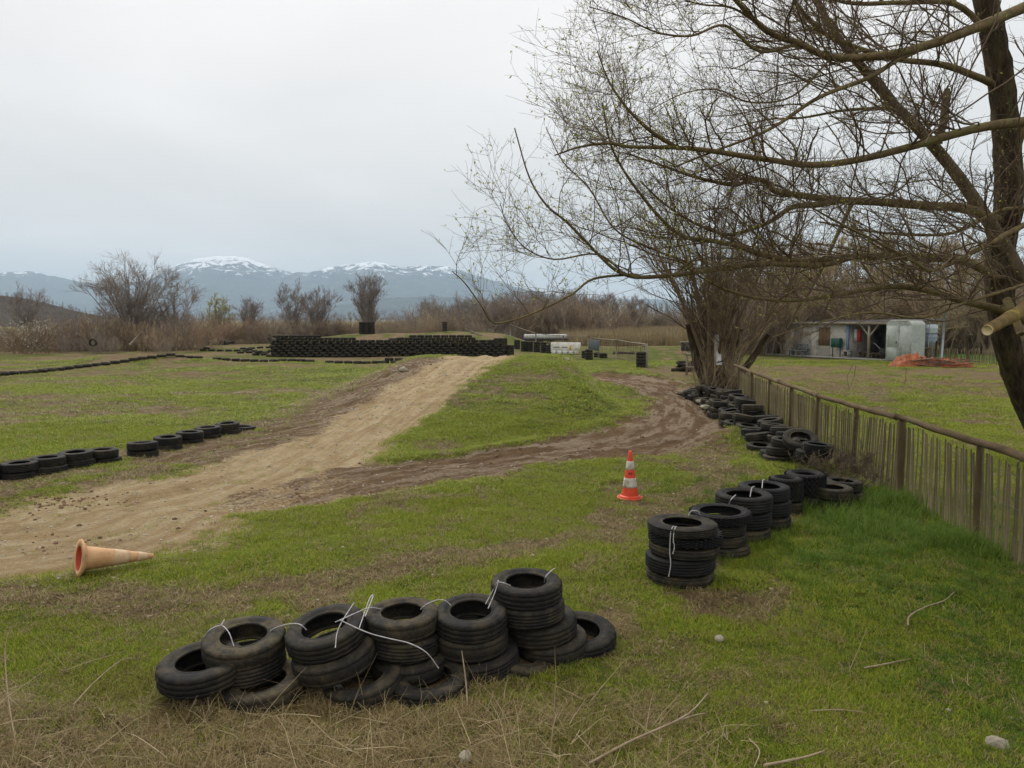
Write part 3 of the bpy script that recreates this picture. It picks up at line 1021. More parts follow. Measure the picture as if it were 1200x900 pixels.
def far(px, py, lv, lab, grp, s=1.0, z0=None, tilt=2):
    p = g(px, py, 0)
    z = (H(p[0], p[1]) if z0 is None else z0) + .18 * lv * s
    FARP.append((p[0], p[1], z, lab, grp, s, tilt))


pts = np.array([(-30, 443.5), (0, 441), (40, 437), (90, 431.5), (150, 427), (215, 424), (260, 423.5), (330, 424), (400, 425.5), (450, 425.5), (492, 426)])
x = -28.0
while x < 492:
    step = 10.7 + rr_.uniform(-.5, .9)
    y = np.interp(x, pts[:, 0], pts[:, 1])
    if not (236 < x < 246 or 370 < x < 378):
        far(x, y, 0, 'tyre in the single row across the far edge of the infield', 'single tyre row across the infield')
        if (120 < x < 180 or 440 < x < 470) and rr_.random() < .5:
            far(x + 5, y, 1, 'tyre lying on top of the far infield row', 'single tyre row across the infield')
    x += step
for (x0, x1, y0, y1, p_) in ((228, 300, 411, 412.5, .9), (282, 372, 414, 413, .95), (285, 340, 409.5, 409.5, .8), (372, 420, 412, 413, .55), (420, 500, 416, 415, .7), (470, 560, 418, 417, .5), (300, 360, 416.5, 417, .8)):
    x = x0
    while x < x1:
        if rr_.random() < p_:
            far(x, y0 + (y1 - y0) * (x - x0) / (x1 - x0) + rr_.uniform(-.3, .3), 0, 'tyre in the broken low rows before the long tyre wall', 'broken low tyre rows')
            if rr_.random() < .25:
                far(x + 4, y0 + (y1 - y0) * (x - x0) / (x1 - x0), 1, 'tyre in the broken low rows before the long tyre wall', 'broken low tyre rows', tilt=9)
        x += 10.0
# the long wall: brick-stacked tyres, seven high
wy = 57.5
x0 = at(316, 400, wy)[0]; x1 = at(592, 400, wy)[0]
for lv in range(9):
    x = x0 + (lv % 2) * .30 + lv * .05
    while x < x1:
        if lv < 5.6 + 3.4 * float(vnoise(np.array([x * .45]), np.array([3.0]), 12)[0]) + rr_.random() * .8:
            yy = wy + (x - x0) * .04 + lv * .05 + rr_.uniform(-.04, .04)
            FARP.append((x, yy, .18 * lv, 'tyre in the row added behind the long wall to block light', 'tyres of the long wall', 1.0, 1.5))
        x += .60
for lv in range(6):  # back row added to block light showing through gaps in the wall
    for x in np.arange(x0 + .15, x1, .59):
        FARP.append((x, wy + .62 + (x - x0) * .04, .18 * lv, 'tyre in the row added behind the long wall to block light', 'tyres of the long wall', 1.0, 1.5))
for col_, (px, n) in enumerate(((590, 8), (583, 8), (598, 5), (560, 2))):
    p = g(px, 417.5, 0)
    for lv in range(n):
        FARP.append((p[0], p[1], H(p[0], p[1]) + .17 * lv, 'tyre in the columns that end the long wall at the ramp', 'tyre columns at the end of the long wall', 1.02, 2))
# heap left of the wall, tall block on the bank, small column
for q in range(34):
    px = 233 + rr_.random() * 38; lv = rr_.choice([0, 0, 0, 1, 1, 2, 3])
    p = g(px, 404.5, 0)
    FARP.append((p[0], p[1] + rr_.uniform(0, 2), .18 * lv, 'tyre in the loose heap beside the brushwood', 'loose tyre heap by the brushwood', 1.0, 20))
pb = at(430, 391, 80.0)
for cx in (-.55, 0, .55):
    for lv in range(7):
        FARP.append((pb[0] + cx + rr_.uniform(-.03, .03), 80.0 + rr_.uniform(-.05, .05), pb[2] - .05 + .18 * lv, 'tyre in the tall square block on the far bank', 'tyre block on the far bank', 1.0, 1))
pb = at(521, 388, 84.0)
for lv in range(6):
    FARP.append((pb[0], 84.0, pb[2] - .05 + .18 * lv, 'tyre in the slim column on the far bank', 'slim tyre column', .9, 1))
# beside the white barrier and the pen
for px, py, n in ((614, 412, 5), (621, 412, 5), (629, 412.5, 5), (637, 413, 5), (644, 413.5, 4), (606, 410, 5), (690, 421, 4), (686, 419, 3), (751, 430.5, 5), (700, 418, 2), (707, 419, 2)):
    p = g(px, py, 0)
    for lv in range(n):
        FARP.append((p[0], p[1], H(p[0], p[1]) + .18 * lv, 'tyre in the columns standing around the white barrier and pen', 'tyre columns around the pen', 1.0, 3))
for px in range(722, 744, 6):
    p = g(px, 415, 0)
    FARP.append((p[0], p[1], 0, 'tyre on the ground inside the wire pen', 'tyres inside the pen', 1.0, 10))
# bank of tyres along the fence beyond the barrier
for px in range(582, 606, 5):
    for lv in range(3):
        p = g(px, 401.5, 0)
        FARP.append((p[0], p[1], .18 * lv, 'tyre in the far wall behind the ramp', 'far tyre wall behind the ramp', 1.1, 2))
for px in range(470, 500, 4):
    p = at(px, 394, 76.0)
    FARP.append((p[0], 70.0, .9, 'tyre in the far wall behind the ramp', 'far tyre wall behind the ramp', 1.1, 2))

row_ = sorted([i for i, f_ in enumerate(FARP) if f_[4].startswith('single tyre row') and 'on top' not in f_[3]], key=lambda i: -FARP[i][0] / FARP[i][1])
for n_, i in enumerate(row_):
    f_ = FARP[i]
    FARP[i] = (*f_[:3], f'{nth(n_ + 1)} tyre of the far infield row counted from the dirt ramp', *f_[4:])
order = sorted(range(len(FARP)), key=lambda i: FARP[i][1])
budget = 300 - N_TYRES
single = set(order[:budget])
rest = {}
fm = TY['far']
fv_ = np.zeros(len(fm.vertices) * 3, np.float32); fm.vertices.foreach_get('co', fv_); fv_ = fv_.reshape(-1, 3)
ff_ = np.array([list(pl.vertices) for pl in fm.polygons])
for i, (x, y, z, lab, grp, s, tilt) in enumerate(FARP):
    if i in single:
        tyre('far' if i % 3 else 'far2', x, y, z, lab, grp, R(rr_.uniform(0, tilt)), rr_.uniform(0, 6.28), s * rr_.uniform(.96, 1.03), s)
    else:
        a, td, sp_ = R(rr_.uniform(0, tilt)), rr_.uniform(0, 6.28), rr_.uniform(0, 6)
        V = (rotm(a * math.cos(td), a * math.sin(td), sp_) @ (fv_ * s).T).T + np.array([x, y, z])
        rest.setdefault('all', MB()).add(V, ff_)
if rest:
    tag(rest['all'].build('tyre_mass', M['rubber_old'], smooth=True), 'black tyres stacked far behind the infield, too many to count', None, None, 'stuff')

# ---------------------------------------------------------------- white cords that tie the tyres
M['cord'] = simple('white_cord', (.50, .49, .50), (.32, .30, .29), 30, .6, .3, .2, .001)


def cord(P, label, r=.004, group='white cords tying the tyres'):
    S = spline(P, 7)
    mb = MB(); mb.tube(S, r, 6)
    return tag(mb.build('tie_cord', M['cord'], smooth=True), label, 'cord', group)


def over(px, py, z):
    return g(px, py, z)


CZ = .80
_g = g


def g(px, py, z=0.0):
    return _g(px, py, z * CZ)


cord([g(238, 748, .42), g(246, 738, .52), g(259, 733, .53), g(268, 741, .50), g(274, 757, .40)], 'white cord looped over the brown-dusted top tyre')
cord([g(259, 733, .535), g(263, 726, .56)], 'loose end of the knot on the brown-dusted top tyre', .005)
cord([g(314, 743, .42), g(322, 736, .50), g(340, 731, .56), g(352, 732, .60), g(359, 738, .54)], 'white cord strung between the brown-dusted tyre and the leaning top tyre')
cord([g(393, 759, .50), g(395, 742, .58), g(401, 728, .64), g(415, 706, .70)], 'cord standing up from the knot on the leaning top tyre')
cord([g(393, 729, .62), g(400, 726, .645), g(420, 717, .66), g(434, 712, .67), g(447, 714, .60)], 'cord running from the knot to the grey-topped tyre')
cord([g(399, 727, .65), g(430, 741, .60), g(455, 748, .56), g(480, 754, .52), g(500, 765, .45), g(514, 783, .28)], 'long loose cord trailing over the middle stack into the grass')
cord([g(421, 736, .60), g(433, 702, .70), g(437, 699, .71), g(428, 722, .655)], 'knotted cord end by the grey-topped tyre')
cord([g(493, 714, .60), g(500, 708, .66), g(513, 703, .69), g(522, 704, .67), g(528, 709, .62)], 'white cord between the grey-topped and the dark top tyre')
cord([g(569, 708, .60), g(577, 693, .70), g(584, 680, .82), g(580, 694, .72), g(572, 713, .60)], 'doubled cord hanging from the tallest stack onto the dark tyre')
cord([g(584, 682, .80), g(590, 683, .83), g(598, 686, .78)], 'short cord over the rim of the tallest stack')
cord([g(638, 682, .72), g(640, 675, .80), g(647, 668, .84), g(650, 666, .82)], 'cord looped on the far rim of the tallest stack')
g = _g
pa, za_ = RSTACK['a']


def side_cord(key, phi, rad, z1, label):
    """cord over the top edge of a stack and down its outside"""
    p_, zt_ = RSTACK[key]
    c_, s_ = math.cos(R(phi)), math.sin(R(phi))
    P = [(p_[0] + c_ * (rad - .14), p_[1] + s_ * (rad - .14), zt_ - .03), (p_[0] + c_ * (rad - .06), p_[1] + s_ * (rad - .06), zt_ + .008), (p_[0] + c_ * (rad + .006), p_[1] + s_ * (rad + .006), zt_ - .03)]
    for q in np.linspace(zt_ - .12, z1, 4):
        P.append((p_[0] + c_ * (rad + .02) + .01 * math.sin(q * 30), p_[1] + s_ * (rad + .02), q))
    return cord(P, label, .0055)


side_cord('a', 238, .365, .16, 'cord hanging down the five-tyre stack')
side_cord('a', 243, .365, .40, 'second cord strand on the five-tyre stack')
cord([g(807, 604, za_), g(810, 599, za_ + .05), g(817, 599, za_ + .05), g(820, 603, za_)], 'cord loop on the far rim of the five-tyre stack', .006)
pc, zc_ = RSTACK['c']
cord([g(852, 595, zc_ - .12), g(857, 585, zc_ + .02), g(862, 580, zc_ + .02)], 'cord over the edge of the wide smooth top tyre', .006)
cord([g(879, 582, zc_ - .06), g(881, 572, zc_ + .02), g(884, 570, zc_ + .02)], 'cord across the inner rim of the wide smooth top tyre', .006)
cord([g(893, 572, .58), g(894, 563, .64), g(896, 562, .64)], 'cord on the tied stack behind the wide smooth tyre', .006)

# ---------------------------------------------------------------- paling fence
M['pale'] = simple('weathered_pale', (.225, .185, .108), (.115, .090, .050), 5, .9, .15, .5, .006, (1, 1, .15), rand=.3, c3=(.17, .155, .07))
M['post'] = simple('round_post', (.125, .092, .046), (.062, .045, .025), 5, .9, .15, .6, .01, (1, 1, .2), c3=(.115, .105, .045))
M['rail'] = simple('log_rail', (.165, .118, .064), (.085, .060, .034), 6, .9, .15, .5, .01, (.3, .3, 1), c3=(.15, .14, .07))
M['wire'] = simple('wire', (.16, .15, .14), (.09, .075, .06), 20, .6, .4, 0)


def pale_mesh(r, h, seed):
    rg = np.random.default_rng(seed)
    P = np.array([[rg.normal() * .004 * (i > 0), rg.normal() * .004 * (i > 0), h * f] for i, f in enumerate((0, .33, .66, .97, 1))])
    mb = MB(); mb.tube(P, [r * 1.05, r, r * 1.02, r * .95, r * .5], 6)
    return mb.mesh('pale', M['pale'], True)


fy_ = [p[1] for p in FENCE]; fx_ = [p[0] for p in FENCE]


def fence_x(y):
    return float(np.interp(y, fy_, fx_))


fence = thing('paling_fence', 'weathered chestnut paling fence with a round log rail beside the tyres', 'fence', (fence_x(10), 10, 0))


def under(o, parent):
    o.parent = parent
    o.matrix_parent_inverse = parent.matrix_basis.inverted()
    return o


pm = [pale_mesh(r, 1.0, i) for i, r in enumerate((.0115, .0135, .0145, .0125, .0155, .011))]
y = 5.0
rf = random.Random(3)
while y < 25.1:
    x = fence_x(y)
    z = H(x, y)
    o = link('pale', pm[rf.randrange(6)], None, (x + rf.uniform(-.012, .012), y, z - .04), (R(rf.gauss(0, .8) + 5.5 * math.exp(-((y - 12.9) / .9) ** 2) - 3.5 * math.exp(-((y - 9.6) / .6) ** 2)), R(rf.gauss(0, .6)), 0), (1, 1, rf.uniform(1.11, 1.19)))
    under(o, fence)
    y += rf.uniform(.080, .096)
for k, y in enumerate((4.3, 7.0, 9.35, 11.67, 13.6, 15.6, 17.7, 19.9, 22.3, 24.8)):
    x = fence_x(y) - .035
    z = H(x, y)
    mb = MB()
    big = k in (3, 1)
    r = .058 if big else .043
    mb.tube([(0, 0, -.1), (0, 0, .5), (0.01, 0, 1.19), (0.01, 0, 1.20)], [r, r, r * .96, r * .8], 12)
    o = mb.build('post', M['post'], None, (x + (0 if big else .02), y, z), (0, R(rf.gauss(0, .6)), 0), smooth=True)
    under(o, fence)
ry_ = [2.0, 4.7, 8.2, 11.9, 15.5, 18.8, 22.2, 25.4]
for a, b_ in zip(ry_[:-1], ry_[1:]):
    P = []
    for q in np.linspace(a - .05, b_ + .05, 9):
        P.append((fence_x(q) - .055 + rf.uniform(-.006, .006), q, 1.245 + H(fence_x(q), q) * .6 + rf.uniform(-.008, .008)))
    mb = MB(); mb.tube(P, np.linspace(.051, .043, 9), 12)
    under(mb.build('rail', M['rail'], smooth=True), fence)
for zz in (.28, .62, .98):
    P = [(fence_x(q) - .026 + .004 * math.sin(q * 9), q, zz + H(fence_x(q), q)) for q in np.arange(2.6, 25.2, .2)]
    mb = MB(); mb.tube(np.array(P), .0022, 4)
    under(mb.build('wire', M['wire'], smooth=True), fence)

# ---------------------------------------------------------------- traffic cones
M['cone'] = simple('orange_plastic', (.78, .085, .030), (.62, .060, .022), 9, .5, .4, .15, .003, c3=(.50, .10, .05))
M['cone_white'] = simple('dirty_white_band', (.62, .58, .50), (.50, .45, .37), 16, .6, .3, .15, .002, c3=(.30, .25, .18))
M['cone_faded'] = simple('faded_plastic', (.60, .36, .185), (.48, .26, .12), 8, .6, .3, .2, .003, c3=(.34, .22, .12))
M['cone_faded_band'] = simple('faded_band', (.62, .45, .29), (.50, .33, .18), 12, .6, .3, .2, .002)
M['cone_in'] = simple('cone_inside', (.62, .10, .045), (.46, .075, .04), 9, .6, .3, .2, .002)
M['black_print'] = simple('black_print', (.035, .025, .022), (.06, .03, .025), 40, .7, .2, 0)


def lathe(prof, segs=40):
    prof = np.array(prof, float); n = len(prof)
    V = []
    for s in range(segs):
        a = 2 * math.pi * s / segs
        for r, z in prof:
            V.append((r * math.cos(a), r * math.sin(a), z))
    i, j = np.meshgrid(np.arange(segs), np.arange(n - 1), indexing='ij')
    i = i.ravel(); j = j.ravel()
    return np.array(V), np.stack([i * n + j, ((i + 1) % segs) * n + j, ((i + 1) % segs) * n + j + 1, i * n + j + 1], 1)


def cone_r(z, h, r0, r1):
    return r0 + (r1 - r0) * z / h


def make_cone(name, label, body, band, loc, rot, h, r0, square, bands, inside=None):
    root = thing(name, label, 'cone', loc)
    root.rotation_euler = rot
    r1 = .026
    th = .006
    prof = [(cone_r(z, h, r0, r1), z) for z in np.linspace(.03, h - .012, 14)] + [(r1 * .8, h - .003), (r1 * .4, h), (r1 * .35, h - .006)]
    prof += [(cone_r(z, h, r0, r1) - th, z) for z in np.linspace(h - .012, .0, 14)]
    V, F = lathe(prof)
    mb = MB(); mb.add(V, F)
    mb.build('cone_body', body, root, smooth=True)
    if inside:
        V, F = lathe([(cone_r(z, h, r0, r1) - th - .002, z) for z in np.linspace(h * .9, .004, 12)])
        mb = MB(); mb.add(V, F); mb.build('cone_lining', inside, root, smooth=True)
    for z0, z1 in bands:
        V, F = lathe([(cone_r(z0, h, r0, r1) - .001, z0)] + [(cone_r(z, h, r0, r1) + .0035, z) for z in np.linspace(z0, z1, 5)] + [(cone_r(z1, h, r0, r1) - .001, z1)])
        mb = MB(); mb.add(V, F); mb.build('reflective_band', band, root, smooth=True)
    # collar ring and base plate
    V, F = lathe([(r0 + .002, .055), (r0 + .022, .046), (r0 + .034, .032), (r0 + .034, .018), (r0 - .004, .014)])
    mb = MB(); mb.add(V, F); mb.build('collar', body, root, smooth=True)
    mb = MB()
    s = r0 * 2 + .13
    if square:
        c = s / 2; k = c * .38
        ring = [(c, -k), (c, k), (k, c), (-k, c), (-c, k), (-c, -k), (-k, -c), (k, -c)]
    else:
        ring = [(s / 2 * math.cos(a), s / 2 * math.sin(a)) for a in np.arange(20) * 2 * math.pi / 20]
    inn = [((r0 - .006) * math.cos(math.atan2(b_, a)), (r0 - .006) * math.sin(math.atan2(b_, a))) for a, b_ in ring]
    n = len(ring)
    V = [(a, b_, .0) for a, b_ in ring] + [(a, b_, .018) for a, b_ in ring] + [(a, b_, .020) for a, b_ in inn] + [(a, b_, .0) for a, b_ in inn]
    F = []
    for i in range(n):
        j = (i + 1) % n
        for lv in range(3):
            F.append([lv * n + i, lv * n + j, lv * n + n + j, lv * n + n + i])
        F.append([3 * n + i, 3 * n + j, j, i])
    mb.add(V, F)
    mb.build('base_plate', body, root)
    return root


p = g(738, 583)
c1 = make_cone('traffic_cone', 'upright orange traffic cone with two white bands on the grass', M['cone'], M['cone_white'],
               (p[0], p[1], H(p[0], p[1]) + .004), (0, 0, R(32)), .745, .135, True, ((.175, .325), (.455, .585)))
# scrawled black marks between the bands and specks of dirt below
mb = MB()
rm = random.Random(8)
for k, (u, zz, hgt) in enumerate(((-.36, .40, .030), (-.18, .395, .035), (-.02, .398, .030), (.16, .402, .032))):
    a0 = -math.pi / 2 + u - R(32)
    P = []
    for q in range(6):
        z = zz + rm.uniform(-.5, .5) * hgt
        r = cone_r(z, .745, .135, .026) + .0022
        a = a0 + (q / 5 - .5) * .15
        P.append((r * math.cos(a), r * math.sin(a), z))
    mb.tube(np.array(P), .0028, 5)
mb.build('scrawled_mark', M['black_print'], c1, smooth=True)

p = g(90, 655, .15)
ax = at(172, 656, g(172, 656, .03)[1])
c2 = make_cone('traffic_cone', 'faded orange traffic cone lying on its side at the track edge', M['cone_faded'], M['cone_faded_band'],
               (0, 0, 0), (0, 0, 0), .76, .140, False, ((.33, .50), (.585, .70)), M['cone_in'])
from mathutils import Vector, Matrix
pa = Vector(g(92, 657, .19)); pb_ = Vector(g(174, 656, .055))
pb_ = pa + (pb_ - pa).normalized() * .76
zc2 = H(pa.x, pa.y)
d = (pb_ - pa); d.z = -.125; d.normalize()
q = d.to_track_quat('Z', 'Y')
c2.rotation_euler = q.to_euler()
c2.location = (pa.x, pa.y, zc2 + .185)

# ---------------------------------------------------------------- scatter of uncountable cover by geometry nodes
def scatter(name, label, pts, rot, scl, idx, variants, kind='stuff'):
    vc = bpy.data.collections.new(name + '_forms')
    for i, me in enumerate(variants):
        o = bpy.data.objects.new(f'{name}_form_{i:02d}', me)
        vc.objects.link(o)
    me = bpy.data.meshes.new(name)
    n = len(pts)
    me.vertices.add(n)
    me.vertices.foreach_set('co', np.asarray(pts, np.float32).ravel())
    a = me.attributes.new('rot', 'FLOAT_VECTOR', 'POINT'); a.data.foreach_set('vector', np.asarray(rot, np.float32).ravel())
    a = me.attributes.new('scl', 'FLOAT_VECTOR', 'POINT')
    s = np.asarray(scl, np.float32)
    if s.ndim == 1:
        s = np.repeat(s[:, None], 3, 1)
    a.data.foreach_set('vector', s.ravel())
    a = me.attributes.new('idx', 'INT', 'POINT'); a.data.foreach_set('value', np.asarray(idx, np.int32))
    o = link(name, me)
    ng = bpy.data.node_groups.new(name + '_scatter', 'GeometryNodeTree')
    ng.interface.new_socket('Geometry', in_out='INPUT', socket_type='NodeSocketGeometry')
    ng.interface.new_socket('Geometry', in_out='OUTPUT', socket_type='NodeSocketGeometry')
    gi = ng.nodes.new('NodeGroupInput'); go = ng.nodes.new('NodeGroupOutput')
    ip = ng.nodes.new('GeometryNodeInstanceOnPoints')
    ci = ng.nodes.new('GeometryNodeCollectionInfo')
    ci.inputs['Collection'].default_value = vc
    ci.inputs['Separate Children'].default_value = True
    ci.inputs['Reset Children'].default_value = True

    def na(nm, ty):
        q = ng.nodes.new('GeometryNodeInputNamedAttribute'); q.data_type = ty
        q.inputs['Name'].default_value = nm
        return q.outputs[0]
    ng.links.new(gi.outputs[0], ip.inputs['Points'])
    ng.links.new(ci.outputs[0], ip.inputs['Instance'])
    ip.inputs['Pick Instance'].default_value = True
    ng.links.new(na('idx', 'INT'), ip.inputs['Instance Index'])
    ng.links.new(na('rot', 'FLOAT_VECTOR'), ip.inputs['Rotation'])
    ng.links.new(na('scl', 'FLOAT_VECTOR'), ip.inputs['Scale'])
    ng.links.new(ip.outputs[0], go.inputs[0])
    md = o.modifiers.new('scatter', 'NODES')
    md.node_group = ng
    return tag(o, label, None, None, kind)


def blades(name, mat, n, rad, h, hv, w, lean, seed, flat=False, segs=3, bend=.5):
    """a clump of n curved blades inside a disc"""
    rg = np.random.default_rng(seed)
    a = rg.uniform(0, 2 * math.pi, n); r = rad * np.sqrt(rg.uniform(0, 1, n))
    base = np.stack([r * np.cos(a), r * np.sin(a), np.full(n, -.006)], 1)
    az = rg.uniform(0, 2 * math.pi, n)
    L = h * np.clip(rg.normal(1, hv, n), .3, 2.2)
    ln = np.clip(rg.normal(lean, .25, n), .0, 1.45)
    out = []
    cur = base.copy()
    pts = [cur]
    for k in range(segs):
        th = ln + bend * (k + .5) / segs * rg.uniform(.2, 1.4, n)
        th = np.minimum(th, 1.62 if flat else 1.9)
        step = np.stack([np.sin(th) * np.cos(az), np.sin(th) * np.sin(az), np.cos(th)], 1) * (L / segs)[:, None]
        cur = cur + step
        if flat:
            cur[:, 2] = np.maximum(cur[:, 2], .004 + rg.uniform(0, .02, n))
        pts.append(cur)
    P = np.stack(pts, 1)
    perp = np.stack([-np.sin(az), np.cos(az), np.zeros(n)], 1)
    ww = w * rg.uniform(.7, 1.3, n)
    prof = np.linspace(1, .25, segs + 1)
    Lf = P - perp[:, None] * (ww[:, None] * prof[None])[:, :, None] / 2
    Rt = P + perp[:, None] * (ww[:, None] * prof[None])[:, :, None] / 2
    V = np.stack([Lf, Rt], 2).reshape(-1, 3)
    F = []
    m_ = 2 * (segs + 1)
    for k in range(segs):
        q = np.arange(n) * m_ + 2 * k
        F.append(np.stack([q, q + 1, q + 3, q + 2], 1))
    return mesh_np(name, V, np.vstack(F), mat, True)


def rand_pts(n, x0, x1, y0, y1):
    return rng.uniform(x0, x1, n), rng.uniform(y0, y1, n)


def in_view(x, y, margin=1.2):
    return (np.abs(x) < y * .70 + margin)


def place(x, y):
    return np.stack([x, y, height(x, y)], 1)


def rots(n, tilt=.1):
    return np.stack([rng.normal(0, tilt, n), rng.normal(0, tilt, n), rng.uniform(0, 6.28, n)], 1)


tyre_xy = np.array([(o.matrix_world.translation.x, o.matrix_world.translation.y) for o in COL.objects if o.name.startswith('tyre') and o.type == 'MESH' and o.get('category') == 'tyre' and o.matrix_world.translation.z < .14])


def clear_of_tyres(x, y, r=.26):
    ok = np.ones(len(x), bool)
    for tx, ty in tyre_xy:
        if ty < 24:
            ok &= (x - tx) ** 2 + (y - ty) ** 2 > r * r
    return ok


# ---- short lawn
short = [blades(f'lawn_{i}', M['grass'], 34, .085, .034, .35, .0042, .62, 100 + i) for i in range(6)]
shortd = [blades(f'thatch_{i}', M['dry'], 30, .09, .045, .4, .0036, 1.15, 120 + i, True) for i in range(5)]
lushm = [blades(f'long_{i}', M['lush'], 42, .10, .125, .35, .0052, .45, 140 + i, bend=.8) for i in range(5)]
drylong = [blades(f'straw_{i}', M['dry'], 26, .13, .17, .5, .0046, 1.05, 160 + i, False, 4, .6) for i in range(6)]
straws = [blades(f'stalk_{i}', M['straw'], 9, .16, .30, .45, .0060, 1.15, 180 + i, False, 4, .45) for i in range(6)]
mosst = [blades(f'moss_{i}', M['moss'], 90, .08, .032, .3, .007, .7, 190 + i) for i in range(3)]


def cover(n, y0, y1, xr, keep):
    x, y = rand_pts(n, -xr, xr, y0, y1)
    k = in_view(x, y)
    x, y = x[k], y[k]
    m_ = masks(x, y)
    p = keep(m_, x, y)
    k = rng.uniform(0, 1, len(x)) < p
    return x[k], y[k], {q: v[k] for q, v in m_.items()}


def k_green(m_, x, y):
    gr = (1 - .99 * m_['track']) * (1 - m_['mud']) * (1 - .93 * np.clip(m_['bare'] * 1.3, 0, 1)) * (1 - .72 * m_['straw']) * (1 - m_['pile']) * (1 - .55 * m_['lush'])
    return gr


XA, YA, SA, IA = [], [], [], []
for (n, y0, y1, xr, sc_) in ((30000, 2.9, 7, 6, 1.0), (52000, 7, 12, 9.5, 1.25), (60000, 12, 20, 15, 1.8), (52000, 20, 34, 25, 2.6), (22000, 34, 52, 36, 3.6)):
    x, y, m_ = cover(n, y0, y1, xr, k_green)
    nn = vnoise(x * 1.3, y * 1.3, 77)
    s = sc_ * (.65 + .6 * nn) * rng.uniform(.8, 1.2, len(x))
    XA.append(x); YA.append(y); SA.append(np.stack([s, s, (s / sc_) * (sc_ ** .35)], 1))
x = np.concatenate(XA); y = np.concatenate(YA); s = np.concatenate(SA)
k = clear_of_tyres(x, y)
x, y, s = x[k], y[k], s[k]
scatter('lawn_grass', 'short green spring grass', place(x, y), rots(len(x)), s, rng.integers(0, 6, len(x)), short)

XA, YA, SA = [], [], []
for (n, y0, y1, xr, sc_) in ((26000, 2.9, 7, 6, 1.0), (26000, 7, 12, 9.5, 1.3), (24000, 12, 22, 16, 1.9), (14000, 22, 36, 25, 2.8)):
    x, y, m_ = cover(n, y0, y1, xr, lambda q, a, b_: np.clip((.10 + .55 * q['bare'] + .5 * q['straw']) * (1 - .97 * q['track']) * (1 - q['mud']), 0, 1))
    s = sc_ * rng.uniform(.6, 1.2, len(x))
    XA.append(x); YA.append(y); SA.append(np.stack([s, s, s / sc_], 1))
x = np.concatenate(XA); y = np.concatenate(YA); s = np.concatenate(SA)
k = clear_of_tyres(x, y); x, y, s = x[k], y[k], s[k]
scatter('thatch', 'flattened dead grass in the worn patches', place(x, y), rots(len(x)), s, rng.integers(0, 5, len(x)), shortd)

# ---- longer green grass by the fence, at tyre feet and in the front right corner
x, y, m_ = cover(26000, 3, 14, 10, lambda q, a, b_: np.clip(q['lush'] * .62 * (1 - q['pile']), 0, 1))
xs_, ys_ = [], []
for tx, ty in tyre_xy:
    if ty < 16:
        n = 26
        a = rng.uniform(0, 6.28, n); r = rng.uniform(.26, .42, n)
        xs_.append(tx + r * np.cos(a)); ys_.append(ty + r * np.sin(a))
xs_ = np.concatenate(xs_); ys_ = np.concatenate(ys_)
q = masks(xs_, ys_); kk = (q['straw'] < .5) & (rng.uniform(0, 1, len(xs_)) < .45) & (xs_ > -.5)
x = np.concatenate([x, xs_[kk]]); y = np.concatenate([y, ys_[kk]])
for cx, cy in (tuple(g(1040, 592)[:2]), tuple(g(1062, 592)[:2]), tuple(g(1120, 640)[:2])):
    n = 40
    x = np.concatenate([x, cx + rng.normal(0, .16, n)]); y = np.concatenate([y, cy + rng.normal(0, .2, n)])
k = clear_of_tyres(x, y, .28); x, y = x[k], y[k]
s = rng.uniform(.6, 1.25, len(x)) * (.5 + .95 * vnoise(x * .9, y * .9, 81)) * (1 + .35 * sst(1.2, .3, np.abs(x - np.interp(y, fy_, fx_)))) * (.38 + .62 * sst(5.5, 8.5, y))
scatter('long_grass', 'longer lush green grass at the fence foot', place(x, y), rots(len(x), .15), s, rng.integers(0, 5, len(x)), lushm)

# ---- dry tangle in front
x, y, m_ = cover(16000, 2.8, 6.6, 6, lambda q, a, b_: np.clip(q['straw'] * (.55 + .3 * q['bank']), 0, 1))
k = clear_of_tyres(x, y, .27); x, y = x[k], y[k]
s = rng.uniform(.5, 1.05, len(x)) * (.7 + .35 * sst(5, 3.6, y))
fx_t = np.concatenate([np.array([o_[0] + dx_, o_[1] - dy_])[None] for o_ in FT.values() for dx_, dy_ in zip(rng.normal(0, .2, 9), rng.uniform(.24, .50, 9)) if o_[0] < .3])
kk = clear_of_tyres(fx_t[:, 0], fx_t[:, 1], .25) & (masks(fx_t[:, 0], fx_t[:, 1])['straw'] > .05)
x = np.concatenate([x, fx_t[kk, 0]]); y = np.concatenate([y, fx_t[kk, 1]]); s = np.concatenate([s, rng.uniform(.5, .95, kk.sum())])
scatter('dry_grass', 'tangled dry straw-coloured grass on the bank', place(x, y), rots(len(x), .25), s, rng.integers(0, 6, len(x)), drylong)
x, y, m_ = cover(1700, 2.8, 6.8, 6, lambda q, a, b_: np.clip(q['straw'] * .55 + .012, 0, 1))
k = clear_of_tyres(x, y, .3); x, y = x[k], y[k]
s = rng.uniform(.45, 1.1, len(x))
scatter('straw_stalks', 'long pale dead stalks lying over the dry grass', place(x, y), rots(len(x), .3), s, rng.integers(0, 6, len(x)), straws)
# dead stalks here and there on the lawn
x, y, m_ = cover(500, 5.5, 12, 9, lambda q, a, b_: .5 * (1 - q['track']) * (1 - q['mud']))
k = clear_of_tyres(x, y, .35); x, y = x[k], y[k]
one = [blades(f'lone_{i}', M['straw'], 2, .05, .20, .5, .0045, 1.5, 300 + i, True, 4, .2) for i in range(5)]
scatter('lawn_litter', 'stray dead stalks on the lawn', place(x, y), rots(len(x), .05), rng.uniform(.4, 1, len(x)), rng.integers(0, 5, len(x)), one)
